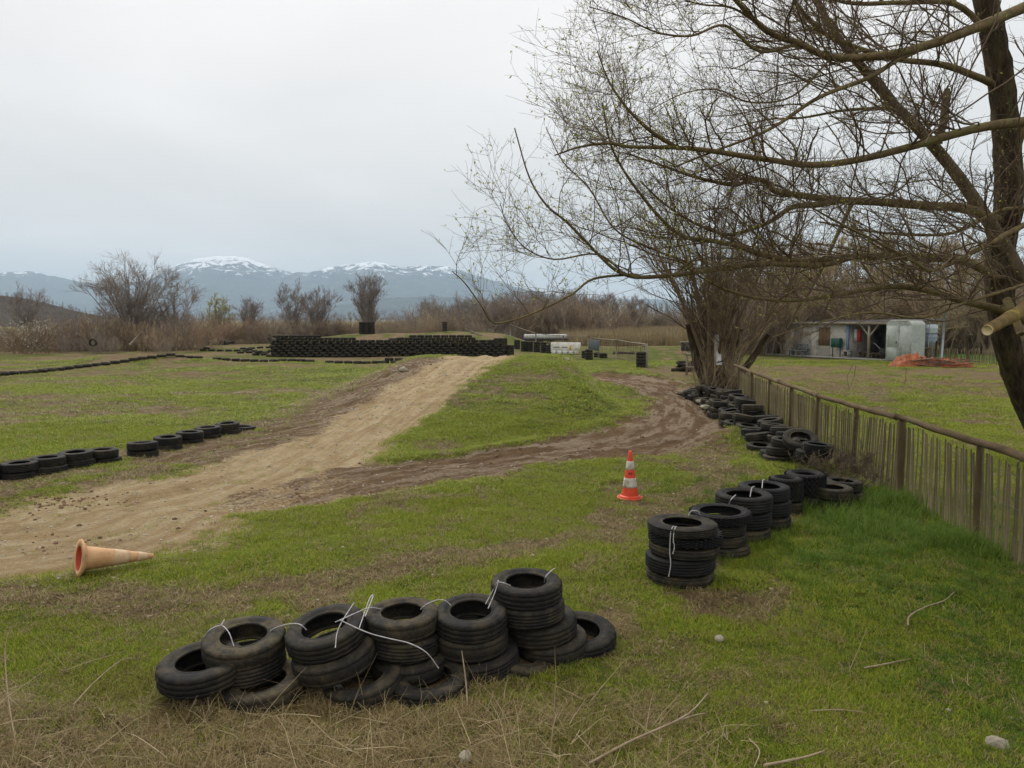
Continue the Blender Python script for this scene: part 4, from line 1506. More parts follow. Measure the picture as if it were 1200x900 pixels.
# yellow moss cushions
x = []; y = []
for px, py, n, sd in ((690, 862, 60, .12), (720, 850, 30, .08), (150, 800, 60, .14), (905, 690, 10, .3), (880, 520, 30, .5)):
    p = g(px, py)
    x += list(rng.normal(p[0], sd * 1.6, n)); y += list(rng.normal(p[1], sd, n))
x = np.array(x); y = np.array(y)
scatter('moss', 'yellow-green moss cushions in the thin grass', place(x, y), rots(len(x)), rng.uniform(.8, 1.5, len(x)), rng.integers(0, 3, len(x)), mosst)


# low broad-leaved weeds
weeds = [blades(f'weed_{i}', M['weed'], 11, .02, .045, .3, .018, 1.3, 500 + i, False, 3, .5) for i in range(4)]
x, y, m_ = cover(1500, 3.2, 20, 13, lambda q, a, b_: .40 * (1 - q['track']) * (1 - q['mud']) * (1 - q['pile']))
scatter('weeds', 'low broad-leaved weeds in the lawn', place(x, y), rots(len(x), .1), rng.uniform(.6, 1.6, len(x)), rng.integers(0, 4, len(x)), weeds)


# ---- pebbles and clods
def lump_mesh(name, mat, seed, flat=.6, sub=1):
    rg = np.random.default_rng(seed)
    import bmesh
    bm = bmesh.new()
    bmesh.ops.create_icosphere(bm, subdivisions=sub, radius=1)
    me = bpy.data.meshes.new(name)
    for v in bm.verts:
        k_ = .75 + .5 * float(vnoise(np.array([v.co.x * 1.7 + seed]), np.array([v.co.y * 1.7 + v.co.z * 2.3]), seed)[0])
        v.co *= k_
        v.co.z *= flat
    bm.to_mesh(me); bm.free()
    me.materials.append(mat)
    return me


M['pebble'] = simple('pebble', (.40, .35, .28), (.26, .215, .16), 3, .85, .2, 0, rand=.35)
M['clod'] = simple('clod', (.19, .122, .072), (.12, .075, .045), 3, .95, .1, 0, rand=.3)
M['stone'] = simple('stone', (.37, .33, .26), (.26, .225, .165), 9, .85, .2, .4, .01, c3=(.22, .19, .13))
peb = [lump_mesh(f'pebble_{i}', M['pebble'], 10 + i) for i in range(4)]
clo = [lump_mesh(f'clod_{i}', M['clod'], 20 + i, .75) for i in range(5)]
x, y, m_ = cover(60000, 5, 30, 15, lambda q, a, b_: .10 * q['bare'] * (1 - q['mud']) + .16 * q['track'] + .012)
scatter('pebbles', 'small pale pebbles on track and worn ground', place(x, y), rots(len(x)), rng.uniform(.006, .020, len(x)) * (1 + y / 22), rng.integers(0, 4, len(x)), peb)
x, y, m_ = cover(60000, 8, 40, 20, lambda q, a, b_: np.clip(.16 * q['mud'] + .55 * np.exp(-((np.abs(q['mud_off']) - 1.05) / .22) ** 2) * sst(3, 7, q['mud_run']) + .03 * q['track'] * sst(14, 9, b_), 0, 1))
s = rng.uniform(.010, .032, len(x)) * rng.uniform(.5, 1.6, len(x))
scatter('clods', 'brown clods thrown up by the karts', place(x, y), rots(len(x)), s, rng.integers(0, 5, len(x)), clo)
p = []
for px, py, n, sx_, sy_ in ((35, 583, 320, .8, .35), (60, 640, 30, .6, .3), (95, 695, 8, .3, .2), (560, 525, 60, .8, .3), (455, 470, 60, .5, 1.2)):
    c_ = g(px, py)
    p.append(np.stack([rng.normal(c_[0], sx_, n), rng.normal(c_[1], sy_, n)], 1))
p = np.vstack(p)
scatter('loose_earth', 'dark loose earth beside the track', place(p[:, 0], p[:, 1]), rots(len(p)), rng.uniform(.008, .032, len(p)), rng.integers(0, 5, len(p)), clo)

for px, py, r, lab in ((843, 749, .055, 'round pale stone in the grass beyond the corded pile'), (1168, 868, .075, 'pale stone half sunk in the lawn by the fence'), (473, 443, .30, 'white boulder at the edge of the dirt ramp'),
                       (545, 892, .06, 'small pale stone in the dry grass'), (462, 449, .12, 'grey stone beside the white boulder'), (665, 416, .2, 'pale stone on the grassy hump crest')):
    p = g(px, py)
    if py < 450:
        p = at(px, py + 1, 27.0 if px < 500 else 31.0); p = np.array([p[0], p[1], 0])
        r *= .75
    o = link('stone', lump_mesh('stone', M['stone'], int(px), .6, 2), None, (p[0], p[1], H(p[0], p[1]) + r * .25), (0, 0, px), (r, r * .75, r))
    tag(o, lab, 'stone', 'stones lying about')

# ---- sticks and stalks one can pick out
M['stick'] = simple('dead_stick', (.34, .27, .18), (.22, .165, .105), 12, .85, .2, .2, .002)


def stick(pts, label, r=.006, name='dead_twig', cat='twig', mat='stick'):
    P = []
    for px, py, dz in pts:
        p = g(px, py, 0)
        p = g(px, py, H(p[0], p[1]) + dz)
        P.append(p)
    S = spline(P, 6)
    mb = MB(); mb.tube(S, np.linspace(r, r * .55, len(S)), 6)
    return tag(mb.build(name, M[mat], smooth=True), label, cat, 'dead twigs on the grass')


stick([(1064, 733, .02), (1066, 722, .03), (1085, 711, .04), (1106, 704, .03), (1118, 694, .02)], 'curved dead twig in the green corner by the fence', .009)
stick([(1012, 783, .02), (1038, 778, .03), (1068, 772, .02)], 'straight pale twig lying on the lawn', .008)
stick([(690, 895, .03), (740, 868, .05), (790, 846, .06), (812, 832, .09), (830, 812, .12)], 'long forked dead twig on the dry grass edge', .009)
stick([(790, 846, .06), (815, 838, .05), (826, 836, .04)], 'side shoot of dead wood by the long forked twig', .006)
stick([(878, 866, .02), (890, 880, .03), (884, 899, .03)], 'short dead twig at the picture-side edge of straw', .006)
stick([(950, 833, .02), (985, 832, .025), (1013, 835, .02)], 'thin dead stalk lying across the lawn', .006)
stick([(895, 897, .03), (940, 888, .04), (966, 880, .05)], 'pale broken stick beside the thin stalk', .009)
stick([(228, 826, .0), (233, 808, .10), (236, 799, .16), (241, 801, .155), (243, 815, .10), (246, 836, .02)], 'bent pale reed standing before the low end stack', .008, 'reed_stalk', 'reed')
stick([(548, 828, .0), (546, 800, .10), (543, 776, .2), (541, 762, .27)], 'upright dead reed before the dark bottom tyre', .007, 'reed_stalk', 'reed')
stick([(200, 865, .0), (198, 850, .1), (195, 836, .18), (190, 845, .12)], 'short bent reed in the dry tangle', .006, 'reed_stalk', 'reed')
stick([(20, 880, .0), (10, 820, .25), (6, 760, .5), (14, 730, .62)], 'tall dead grass stem rising from the bank', .005, 'reed_stalk', 'reed')
stick([(86, 826, .2), (110, 800, .28), (140, 775, .33), (158, 771, .33)], 'arching dead stem at the edge of the bank', .005, 'reed_stalk', 'reed')

# ---------------------------------------------------------------- bare trees
def unit(a):
    return a / (np.linalg.norm(a, axis=-1, keepdims=True) + 1e-9)


def sprout(P, r, per, t0, t1, ang, length, up, wob, m, rr, rg, rmin=.002, tip=.35, along=None, lfall=.0):
    """side branches of the paths P: per per path, leaving at ang (radians) with the given length range"""
    n, k, _ = P.shape
    per = np.broadcast_to(per, (n,))
    idx = np.repeat(np.arange(n), per)
    t = rg.uniform(t0, t1, len(idx))
    f = t * (k - 1); i = np.minimum(f.astype(int), k - 2); u = (f - i)[:, None]
    pos = P[idx, i] * (1 - u) + P[idx, i + 1] * u
    r0 = r[idx, i] * (1 - u[:, 0]) + r[idx, i + 1] * u[:, 0]
    T = unit(P[idx, i + 1] - P[idx, i])
    per_ = unit(np.cross(T, rg.normal(size=T.shape)))
    a = np.clip(rg.normal(ang, ang * .25, len(idx)), .15, 1.7)[:, None]
    d = T * np.cos(a) + per_ * np.sin(a) + np.array([0, 0, up])
    d[:, 2] = np.where(d[:, 2] < -.12, -d[:, 2] * .5, d[:, 2])
    d = unit(d)
    L = rg.uniform(length[0], length[1], len(idx)) * (1 - lfall * t)
    out = [pos]
    for q in range(m - 1):
        d = unit(d + rg.normal(0, wob, d.shape) + np.array([0, 0, up * .35]))
        pos = pos + d * (L / (m - 1))[:, None]
        out.append(pos)
    Q = np.stack(out, 1)
    rad = np.maximum(r0 * rr, rmin)[:, None] * np.linspace(1, tip, m)[None]
    return Q, rad


def leaves(P, per, size, mat, rg, name, spread=.3):
    """small leaf faces near the ends of the paths"""
    n, k, _ = P.shape
    idx = np.repeat(np.arange(n), per)
    t = rg.uniform(.25, 1.0, len(idx)); f = t * (k - 1); i = np.minimum(f.astype(int), k - 2); u = (f - i)[:, None]
    c = P[idx, i] * (1 - u) + P[idx, i + 1] * u + rg.normal(0, size * spread, (len(idx), 3))
    d = unit(rg.normal(size=c.shape) + np.array([0, 0, .6])); e = unit(np.cross(d, rg.normal(size=c.shape)))
    s = (size * rg.uniform(.6, 1.4, len(idx)))[:, None]
    V = np.stack([c, c + d * s * .5 + e * s * .22, c + d * s, c + d * s * .5 - e * s * .22], 1).reshape(-1, 3)
    q = np.arange(len(idx)) * 4
    return mesh_np(name, V, np.stack([q, q + 1, q + 2, q + 3], 1), mat, False)


def wood(name, layers, mat, sides):
    V, F, n = [], [], 0
    for (P, r), s in zip(layers, sides):
        v, f = tubes(P, r, s)
        V.append(v); F.append(f + n); n += len(v)
    return mesh_np(name, np.vstack(V), np.vstack(F), mat, True)


# ---- the big willow whose limbs hang over the fence
rt = np.random.default_rng(4)
willow = thing('willow_tree', 'large budding willow behind the fence, limbs reaching far over the track', 'tree', (10.0, 14.4, 0))


def px_path(pts, n=7):
    return spline([at(a, b_, c) for a, b_, c in pts], n)


def part_tube(P, w0, w1, name, mat, parent, sides=14, rough=.04, seed=0, cap=False, wide=None):
    """limb with widths given in photo pixels at its own distance"""
    rg = np.random.default_rng(seed)
    n = len(P)
    w = np.linspace(w0, w1, n) if wide is None else np.interp(np.linspace(0, 1, n), np.linspace(0, 1, len(wide)), wide)
    r = w / 900 * P[:, 1] / 2 * (.84 if name == 'limb' else 1)
    V, F = tubes(P[None], r[None], sides)
    V = V.reshape(n, sides, 3)
    c = P[:, None]
    k = 1 + rough * (rg.random((1, sides, 1)) - .5) * 3 + rough * (rg.random((n, sides, 1)) - .5) * 2
    if name == 'trunk':
        k = k + .11 * (np.arange(sides) % 2)[None, :, None] * (.5 + rg.random((n, sides, 1))) - .05
    V = (c + (V - c) * k).reshape(-1, 3)
    F = [F]
    if cap:
        V = np.vstack([V, P[-1:]])
        e = (n - 1) * sides
        F.append(np.array([[len(V) - 1, e + i, e + (i + 1) % sides] for i in range(sides)]))
    o = link(name, mesh_np(name, V, F, mat, True))
    under(o, parent)
    return r


trunk_P = px_path([(1246, 556, 14.3), (1224, 505, 14.3), (1197, 455, 14.2), (1180, 405, 14.1), (1172, 350, 14.0), (1172, 290, 14.0), (1182, 235, 14.0), (1180, 180, 14.0), (1174, 110, 14.0), (1165, 50, 14.0), (1153, -10, 14.0), (1145, -80, 14.1), (1150, -170, 14.2), (1165, -280, 14.4)], 5)
part_tube(trunk_P, 0, 0, 'trunk', M['bark'], willow, 34, .05, 1, wide=[44, 36, 28, 26, 27, 29, 28, 26, 25, 24, 23, 19, 14, 7])
stem_P = px_path([(1240, 545, 14.5), (1262, 470, 14.3), (1285, 380, 13.8), (1300, 290, 13.4), (1290, 180, 13.0), (1300, 60, 12.8), (1320, -80, 12.6), (1330, -240, 12.8)], 6)
part_tube(stem_P, 0, 0, 'trunk', M['bark'], willow, 30, .05, 2, wide=[46, 40, 38, 36, 32, 26, 18, 8])

LIMBS = [  # photo pixels and distance, first and last width in pixels, side-branch density, material
    ([(1300, -30, 12.8), (1200, 9, 12.0), (1150, 30, 11.6), (1090, 52, 11.3), (1040, 64, 11.0), (975, 67, 10.8), (937, 51, 10.6), (900, 37, 10.4), (862, 0, 10.2), (830, -40, 10.1)], 15, 5, 5),
    ([(1090, 52, 11.3), (1052, 70, 11.1), (1020, 90, 10.9), (960, 114, 10.5), (913, 145, 10.2), (880, 161, 10.0), (829, 180, 9.7), (790, 196, 9.5)], 8, 2.5, 5),
    ([(1166, 100, 14.0), (1150, 92, 13.7), (1105, 76, 13.2), (1055, 70, 12.7), (1010, 58, 12.3), (975, 44, 12.0), (948, 22, 11.8), (925, -10, 11.6), (900, -60, 11.4)], 10, 3, 5),
    ([(1300, 130, 13.0), (1200, 142, 12.0), (1150, 149, 11.6), (1100, 162, 11.3), (1055, 175, 11.0), (1000, 188, 10.6), (950, 193, 10.3), (900, 187, 10.0), (827, 176, 9.6), (793, 173, 9.4), (740, 172, 9.1), (713, 168, 9.0), (680, 172, 8.9), (650, 182, 8.8)], 14, 2, 5),
    ([(793, 173, 9.4), (767, 157, 9.3), (745, 138, 9.2), (728, 118, 9.1), (712, 92, 9.1), (700, 60, 9.0)], 6, 1.6, 5),
    ([(1178, 262, 14.0), (1132, 245, 13.4), (1085, 241, 12.9), (1035, 237, 12.4), (975, 234, 11.8), (940, 229, 11.5), (910, 225, 11.2), (897, 213, 11.1), (880, 210, 11.0), (860, 217, 10.9), (813, 207, 10.6), (773, 193, 10.4), (735, 180, 10.2)], 14, 2.2, 5),
    ([(985, 235, 11.9), (960, 240, 11.6), (928, 243, 11.3), (909, 256, 11.1), (890, 265, 10.9), (853, 275, 10.6), (815, 262, 10.3), (780, 240, 10.0), (750, 212, 9.8)], 9, 2, 5),
    ([(1175, 330, 14.0), (1130, 306, 13.2), (1060, 301, 12.5), (1000, 301, 11.9), (940, 306, 11.4), (900, 300, 11.0), (860, 287, 10.6), (833, 282, 10.4), (793, 273, 10.1), (747, 223, 9.7), (717, 173, 9.5), (706, 120, 9.4)], 13, 2, 5),
    ([(1000, 301, 11.9), (960, 311, 11.5), (900, 309, 11.0), (847, 315, 10.6), (793, 322, 10.2), (753, 325, 9.9), (733, 322, 9.7), (713, 310, 9.5), (667, 263, 9.2), (640, 240, 9.0), (620, 207, 8.9), (603, 150, 8.8)], 9, 1.6, 5),
    ([(753, 325, 9.9), (740, 322, 9.8), (695, 327, 9.4), (670, 345, 9.2), (625, 367, 8.9), (590, 378, 8.7), (575, 376, 8.6), (565, 360, 8.5), (545, 332, 8.4), (530, 318, 8.3)], 4, 1.4, 3),
    ([(733, 322, 9.7), (700, 298, 9.4), (650, 304, 9.1), (615, 290, 8.9), (594, 262, 8.8), (586, 238, 8.7)], 3, 1.1, 4),
    ([(1300, 215, 13.2), (1200, 264, 12.0), (1150, 290, 11.4), (1118, 307, 11.1), (1090, 317, 10.8), (1075, 309, 10.7), (1025, 282, 10.3), (985, 262, 10.0), (945, 240, 9.8)], 9, 2.2, 4),
    ([(1215, 385, 14.2), (1182, 366, 13.4), (1125, 352, 12.8), (1085, 340, 12.3), (1040, 336, 11.8), (985, 345, 11.2), (930, 352, 10.8), (880, 348, 10.3), (830, 330, 9.9), (790, 300, 9.6)], 12, 2, 5),
    ([(1200, 330, 13.9), (1175, 285, 13.8), (1150, 246, 13.7), (1122, 205, 13.6), (1080, 155, 13.4), (1050, 125, 13.3), (1018, 88, 13.1), (1000, 66, 13.0), (978, 38, 12.9), (958, 0, 12.8), (935, -60, 12.7)], 20, 7, 4),
    ([(1055, 130, 13.3), (1030, 127, 13.0), (985, 130, 12.6), (940, 138, 12.3), (900, 140, 12.0), (850, 152, 11.6)], 5, 1.6, 4),
    ([(975, 67, 10.8), (930, 112, 10.6), (880, 120, 10.3), (840, 105, 10.1), (800, 110, 9.8), (760, 130, 9.6)], 3, 1.2, 4),
    ([(937, 51, 10.6), (890, 60, 10.4), (850, 30, 10.2), (810, 42, 10.0), (770, 38, 9.8), (730, 20, 9.6), (690, 8, 9.5)], 5, 1.3, 5),
    ([(900, 37, 10.4), (860, 10, 10.3), (820, 5, 10.1), (780, -8, 10.0)], 4, 1.5, 5),
    ([(1160, 40, 14.0), (1120, 5, 13.6), (1060, 3, 13.2), (1000, 4, 12.8), (960, -6, 12.5)], 8, 4, 4),
    ([(1182, 210, 14.0), (1195, 160, 13.9), (1215, 120, 13.8), (1240, 60, 13.7), (1270, -30, 13.5)], 14, 6, 3),
    ([(1000, 235, 12.0), (955, 330, 11.6), (935, 360, 11.4), (923, 385, 11.2)], 6, 2.5, 2),
    ([(1290, 300, 12.6), (1210, 330, 11.5), (1140, 352, 10.9), (1080, 372, 10.4), (1020, 366, 10.0), (960, 378, 9.7), (905, 395, 9.5)], 6, 1.4, 4),
    ([(1240, 250, 13.6), (1180, 245, 13.0), (1120, 272, 12.5), (1060, 275, 12.0), (1000, 268, 11.6), (960, 260, 11.3)], 6, 1.8, 4),
    ([(813, 310, 10.4), (760, 290, 10.0), (720, 268, 9.7), (690, 220, 9.5), (660, 190, 9.3), (640, 150, 9.2)], 3.2, 1.2, 5),
]
lev1, lev2 = [], []
for k, (pts, w0, w1, dens) in enumerate(LIMBS):
    P = px_path(pts, 5)
    r = part_tube(P, w0, w1, 'limb', M['bark_pale'] if k == 13 else M['limb'], willow, 9, .05, 10 + k)
    L = np.linalg.norm(np.diff(P, axis=0), axis=1).sum()
    Q, rad = sprout(P[None], r[None], int(L * dens * (.92 if k != 9 else .35)) + 3, .12, 1.0, .90, (.7, 2.6), .045, .15, 10, .42, rt, .0042, .35, lfall=.55)
    rad = np.minimum(rad, .0115)
    if k in (9, 10):
        Q = Q[:, :1] + (Q - Q[:, :1]) * .42
    tp_ = 600 + 900 * Q[:, -1, 0] / Q[:, -1, 1]
    keep_ = tp_ > (525 if k in (9, 10) else 655)
    Q, rad = Q[keep_], rad[keep_]
    lev1.append((Q, rad))
P1 = np.concatenate([q for q, _ in lev1]); r1 = np.concatenate([q for _, q in lev1])
P2, r2_ = sprout(P1, r1, 7, .10, 1.0, .85, (.30, 1.15), .045, .15, 7, .55, rt, .0027, .45, lfall=.35)
P3, r3_ = sprout(P2, r2_, 4, .12, 1.0, .80, (.07, .36), .08, .12, 4, .7, rt, .0020, .6)
crown = link('crown', wood('crown', [(P1, r1), (P2, r2_), (P3, r3_)], M['twig'], (5, 3, 3)))
under(crown, willow)
bud = link('buds', leaves(np.concatenate([P3[::2], P3[(P3[:, 0, 0] / P3[:, 0, 1]) < .24]]), 1, .034, M['bud'], rt, 'buds'))
under(bud, willow)
# broken snag on the leaning limb
part_tube(px_path([(1098, 168, 13.3), (1104, 148, 13.2), (1107, 125, 13.2), (1110, 104, 13.2)], 4), 10, 6, 'broken_stub', M['bark_pale'], willow, 9, .1, 77, True)
# sawn limb ending near the camera side, with its pale cut face
cutP = px_path([(1300, 318, 12.4), (1240, 343, 10.9), (1205, 361, 10.2), (1180, 374, 9.9), (1157, 387, 9.6)], 5)
part_tube(cutP, 20, 12.5, 'sawn_limb', M['lichen_bark'], willow, 12, .05, 78)
e0, e1 = cutP[-2], cutP[-1]
dd = (e1 - e0) / np.linalg.norm(e1 - e0)
mb = MB(); mb.tube(np.array([e1 - dd * .004, e1 + dd * .006]), 12.4 / 900 * 9.6 / 2, 12)
under(mb.build('cut_face', M['cutwood']), willow)
cut2 = px_path([(1230, 330, 11.6), (1203, 352, 11.3), (1192, 372, 11.2)], 5)
part_tube(cut2, 11, 9, 'sawn_limb', M['limb'], willow, 10, .05, 79, True)
cut3 = px_path([(1180, 352, 13.0), (1190, 375, 12.6), (1196, 392, 12.4)], 5)
part_tube(cut3, 10, 8, 'sawn_limb', M['limb'], willow, 10, .05, 80, True)


# ---- generic bare tree
def bare_tree(seed, stems, height_, spread, base_r, n1, n2, n3, up, mat, rmin, leafmat=None, leafn=0, leafsize=.05, lean=(0, 0), upright=.55):
    rg = np.random.default_rng(seed)
    S, sr = [], []
    for s in range(stems):
        a = s * 2.399 + rg.normal(0, .25); sp_ = spread * (math.sqrt((s + .4) / stems) if stems > 1 else .1)
        hh_ = height_ * rg.uniform(.85, 1) * (1 - .28 * (sp_ / (spread + 1e-6)) ** 2 * (stems > 1))
        b0 = np.array([rg.normal(0, .12 * (stems > 1)), rg.normal(0, .12 * (stems > 1)), -.1])
        p = [b0]
        for q in range(1, 8):
            f = q / 7
            p.append(b0 + np.array([math.cos(a) * sp_ * f ** 1.2 + rg.normal(0, .05 * height_ / 8) + lean[0] * f, math.sin(a) * sp_ * f ** 1.2 + rg.normal(0, .05 * height_ / 8) + lean[1] * f, hh_ * f]))
        S.append(p); sr.append(np.linspace(base_r, base_r * .12, 8))
    S = np.array(S); sr = np.array(sr)
    P1, r1 = sprout(S, sr, n1, .16, 1.0, .70, (height_ * .18, height_ * .42), up * .6, .09, 7, .5, rg, rmin * 1.6, .35, lfall=.55)
    P2, r2 = sprout(P1, r1, n2, .15, 1.0, .70, (height_ * .07, height_ * .18), up, .10, 5, .6, rg, rmin * 1.2, .45, lfall=.3)
    lay = [(P1, r1), (P2, r2)]
    last = P2
    if n3:
        P3, r3 = sprout(P2, r2, n3, .2, 1.0, .65, (height_ * .025, height_ * .07), up, .1, 3, .7, rg, rmin, .6)
        lay.append((P3, r3)); last = P3
    tm = wood('trunk', [(S, sr)], mat, (8,))
    cm = wood('crown', lay, mat, (4, 3, 3))
    lm = leaves(last, leafn, leafsize, leafmat, rg, 'leaves') if leafn else None
    return tm, cm, lm


def plant_tree(meshes, name, label, loc, rz=0.0, s=1.0, group=None, sz=None):
    root = thing(name, label, 'tree', loc, rz, group)
    root.scale = (s, s, sz or s)
    link('trunk', meshes[0], root)
    link('crown', meshes[1], root)
    if meshes[2]:
        link('leaves', meshes[2], root)
    return root


# pollard willow at the end of the fence
pw = bare_tree(21, 17, 8.6, 4.0, .10, 9, 8, 4, .30, M['twig'], .0055, M['bud'], 1, .05)
p = g(842, 461)
wt = plant_tree(pw, 'pollard_willow', 'many-stemmed bushy willow growing at the far end of the paling fence', (p[0], p[1] + .4, 0), 0)
# stout lower stems and the dense skirt of shoots
rg_ = np.random.default_rng(5)
mb = MB()
for dx, dy, w, tx, ty in ((-.45, 0, .17, -1.1, 2.6), (-.1, .2, .20, -.2, 2.8), (.35, 0, .16, .9, 2.4), (.75, -.1, .13, 1.9, 2.2), (.1, -.2, .16, .1, 2.2)):
    mb.tube([(dx * .7, dy, -.1), (dx, dy, .5), (dx + (tx - dx) * .45, dy, 1.2), (tx, dy, ty)], [w * 1.5, w * 1.15, w, w * .6], 9)
o = mb.build('trunk', M['bark'], wt, smooth=True)
S = np.array([[[rg_.normal(.10, .42), rg_.normal(0, .3), 0.0], [0, 0, 0]] for _ in range(60)]); S[:, 1] = S[:, 0] + np.stack([rg_.normal(0, .35, 60), rg_.normal(0, .3, 60), rg_.uniform(.5, 2.2, 60)], 1)
Sp = np.stack([S[:, 0] * (1 - f) + S[:, 1] * f for f in np.linspace(0, 1, 4)], 1)
sr = np.full((60, 4), .02)
A1, q1 = sprout(Sp, sr, 9, .0, 1, .6, (.4, 1.3), .25, .1, 5, .5, rg_, .006, .4)
A2, q2 = sprout(A1, q1, 4, .1, 1, .6, (.15, .5), .2, .1, 3, .6, rg_, .005, .5)
link('skirt_shoots', wood('skirt_shoots', [(Sp, sr), (A1, q1), (A2, q2)], M['brush'], (4, 3, 3)), wt)
link('buds', leaves(A2, 1, .05, M['bud'], rg_, 'buds'), wt)

# single trees on the left and behind
round_tree = bare_tree(31, 17, 7.8, 4.4, .10, 12, 9, 4, .10, M['twig_far'], .0085)
p = at(155, 396, 73)
plant_tree(round_tree, 'bare_tree', 'broad round bare tree above the brushwood left of the mountains', (p[0], 73, 0), 0, 1.12)
plant_tree(bare_tree(32, 10, 6.4, 2.9, .09, 11, 8, 4, .12, M['twig_far'], .0085), 'bare_tree', 'smaller bare tree leaning out beside the broad round one', (at(203, 396, 75)[0], 75, 0), 1.0, 1.05)
fan = bare_tree(33, 16, 7.4, 2.1, .08, 11, 8, 3, .22, M['twig_grey'], .012)
p = at(431, 392, 84)
plant_tree(fan, 'fan_tree', 'grey fan-shaped bare tree standing right behind the square tyre block', (p[0], 84, .9), 0, .92)
slim = bare_tree(34, 8, 7.0, 2.3, .09, 12, 9, 3, .18, M['twig_grey'], .012)
plant_tree(slim, 'bare_tree', 'slender grey bare tree, the left of the pair over the long tyre wall', (at(343, 392, 97)[0], 97, 0), 0, 1.0)
dark = bare_tree(35, 9, 7.0, 2.4, .10, 12, 9, 4, .18, M['twig_far'], .012)
plant_tree(dark, 'bare_tree', 'darker bare tree of the pair over the long tyre wall', (at(374, 392, 94)[0], 94, 0), 2.0, .95)
plant_tree(slim, 'bare_tree', 'thin pale bare tree behind the blossoming bush', (at(34, 392, 88)[0], 88, 0), 3.0, .88)
leafy = bare_tree(36, 6, 4.6, 1.8, .07, 10, 8, 3, .15, M['twig_far'], .012, M['bud'], 1, .16)
plant_tree(leafy, 'young_tree', 'young tree with pale green new leaves beside the brushwood', (at(258, 392, 96)[0], 96, 0), 0, 1.2)
plant_tree(dark, 'bare_tree', 'low bare tree next to the pale green young tree', (at(295, 392, 98)[0], 98, 0), 1.2, .80)
gb = [bare_tree(40 + i, 6, 7.0 + i, 2.3 + .3 * i, .13, 11, 9, 4, .14, M['brush'], .016, M['bud'], 1 if i == 1 else 0, .10) for i in range(3)]
# trees behind the hut and yard
for k, (px, Y, v, s, lab) in enumerate(((880, 66, 0, 1.25, 'bare tree behind the hut nearest the pollard willow'), (925, 60, 1, 1.15, 'budding tree over the hut roof'), (965, 68, 2, 1.15, 'tall bare tree behind the boarded hut window'),
                                        (1005, 58, 1, 1.2, 'budding tree behind the red box on the hut'), (1045, 64, 2, 1.1, 'bare tree behind the white cabin'), (1085, 58, 0, 1.25, 'bare tree behind the caged tank'),
                                        (1125, 70, 2, 1.2, 'bare tree behind the metal pole'), (1160, 62, 1, 1.1, 'budding tree at the green meadow'), (1200, 74, 0, 1.3, 'bare tree beyond the meadow, farthest along the rear fence'), (1250, 66, 2, 1.2, 'tall bare tree past the end of the yard'))):
    p = at(px, 395, Y)
    plant_tree(gb[v], 'background_tree', lab, (p[0], Y, 0), k * 1.3, s, 'trees behind the yard')

# ---------------------------------------------------------------- brushwood and far woods
def brush_mesh(name, mat, seed, n, h, w, n1, n2, rmin):
    rg = np.random.default_rng(seed)
    b0 = np.stack([rg.normal(0, w * .4, n), rg.normal(0, w * .3, n), np.full(n, -.05)], 1)
    tip = b0 + np.stack([rg.normal(0, w * .28, n), rg.normal(0, w * .25, n), h * rg.uniform(.45, 1, n)], 1)
    mid = (b0 + tip) / 2 + rg.normal(0, .08 * h, (n, 3))
    S = np.stack([b0, (b0 + mid) / 2, mid, (mid + tip) / 2, tip], 1)
    sr = np.linspace(1, .4, 5)[None] * np.full((n, 1), rmin * 2)
    A1, q1 = sprout(S, sr, n1, .1, 1, .6, (h * .15, h * .42), .16, .13, 5, .6, rg, rmin * 1.1, .5)
    A2, q2 = sprout(A1, q1, n2, .1, 1, .7, (h * .06, h * .18), .1, .1, 3, .7, rg, rmin, .7)
    return wood(name, [(S, sr), (A1, q1), (A2, q2)], mat, (3, 3, 3))


brv = [brush_mesh(f'brush_{i}', M[('brush', 'brush_red', 'brush_tan', 'brush')[i]], 60 + i, 20, 2.6, 2.6, 8, 4, .009) for i in range(4)]
brv += [brush_mesh(f'brush_g{i}', M['twig_far'], 70 + i, 18, 3.0, 2.4, 8, 4, .010) for i in range(2)]


def hedge(name, label, rows, seed, smin=.8, smax=1.2, variants=brv):
    """rows: (px0, px1, Y, n, scale)"""
    rg = np.random.default_rng(seed)
    X, Y, S = [], [], []
    for px0, px1, Yd, n, sc in rows:
        u = np.sort(rg.uniform(px0, px1, n))
        yy = Yd + rg.normal(0, 1.1, n)
        X.append((u - 600) / 900 * yy); Y.append(yy); S.append(sc * rg.uniform(smin, smax, n))
    X = np.concatenate(X); Y = np.concatenate(Y); S = np.concatenate(S)
    n = len(X)
    rot = np.zeros((n, 3)); rot[:, 2] = rg.uniform(0, 6.28, n)
    return scatter(name, label, np.stack([X, Y, height(X, Y)], 1), rot, S, rg.integers(0, len(variants), n), variants)


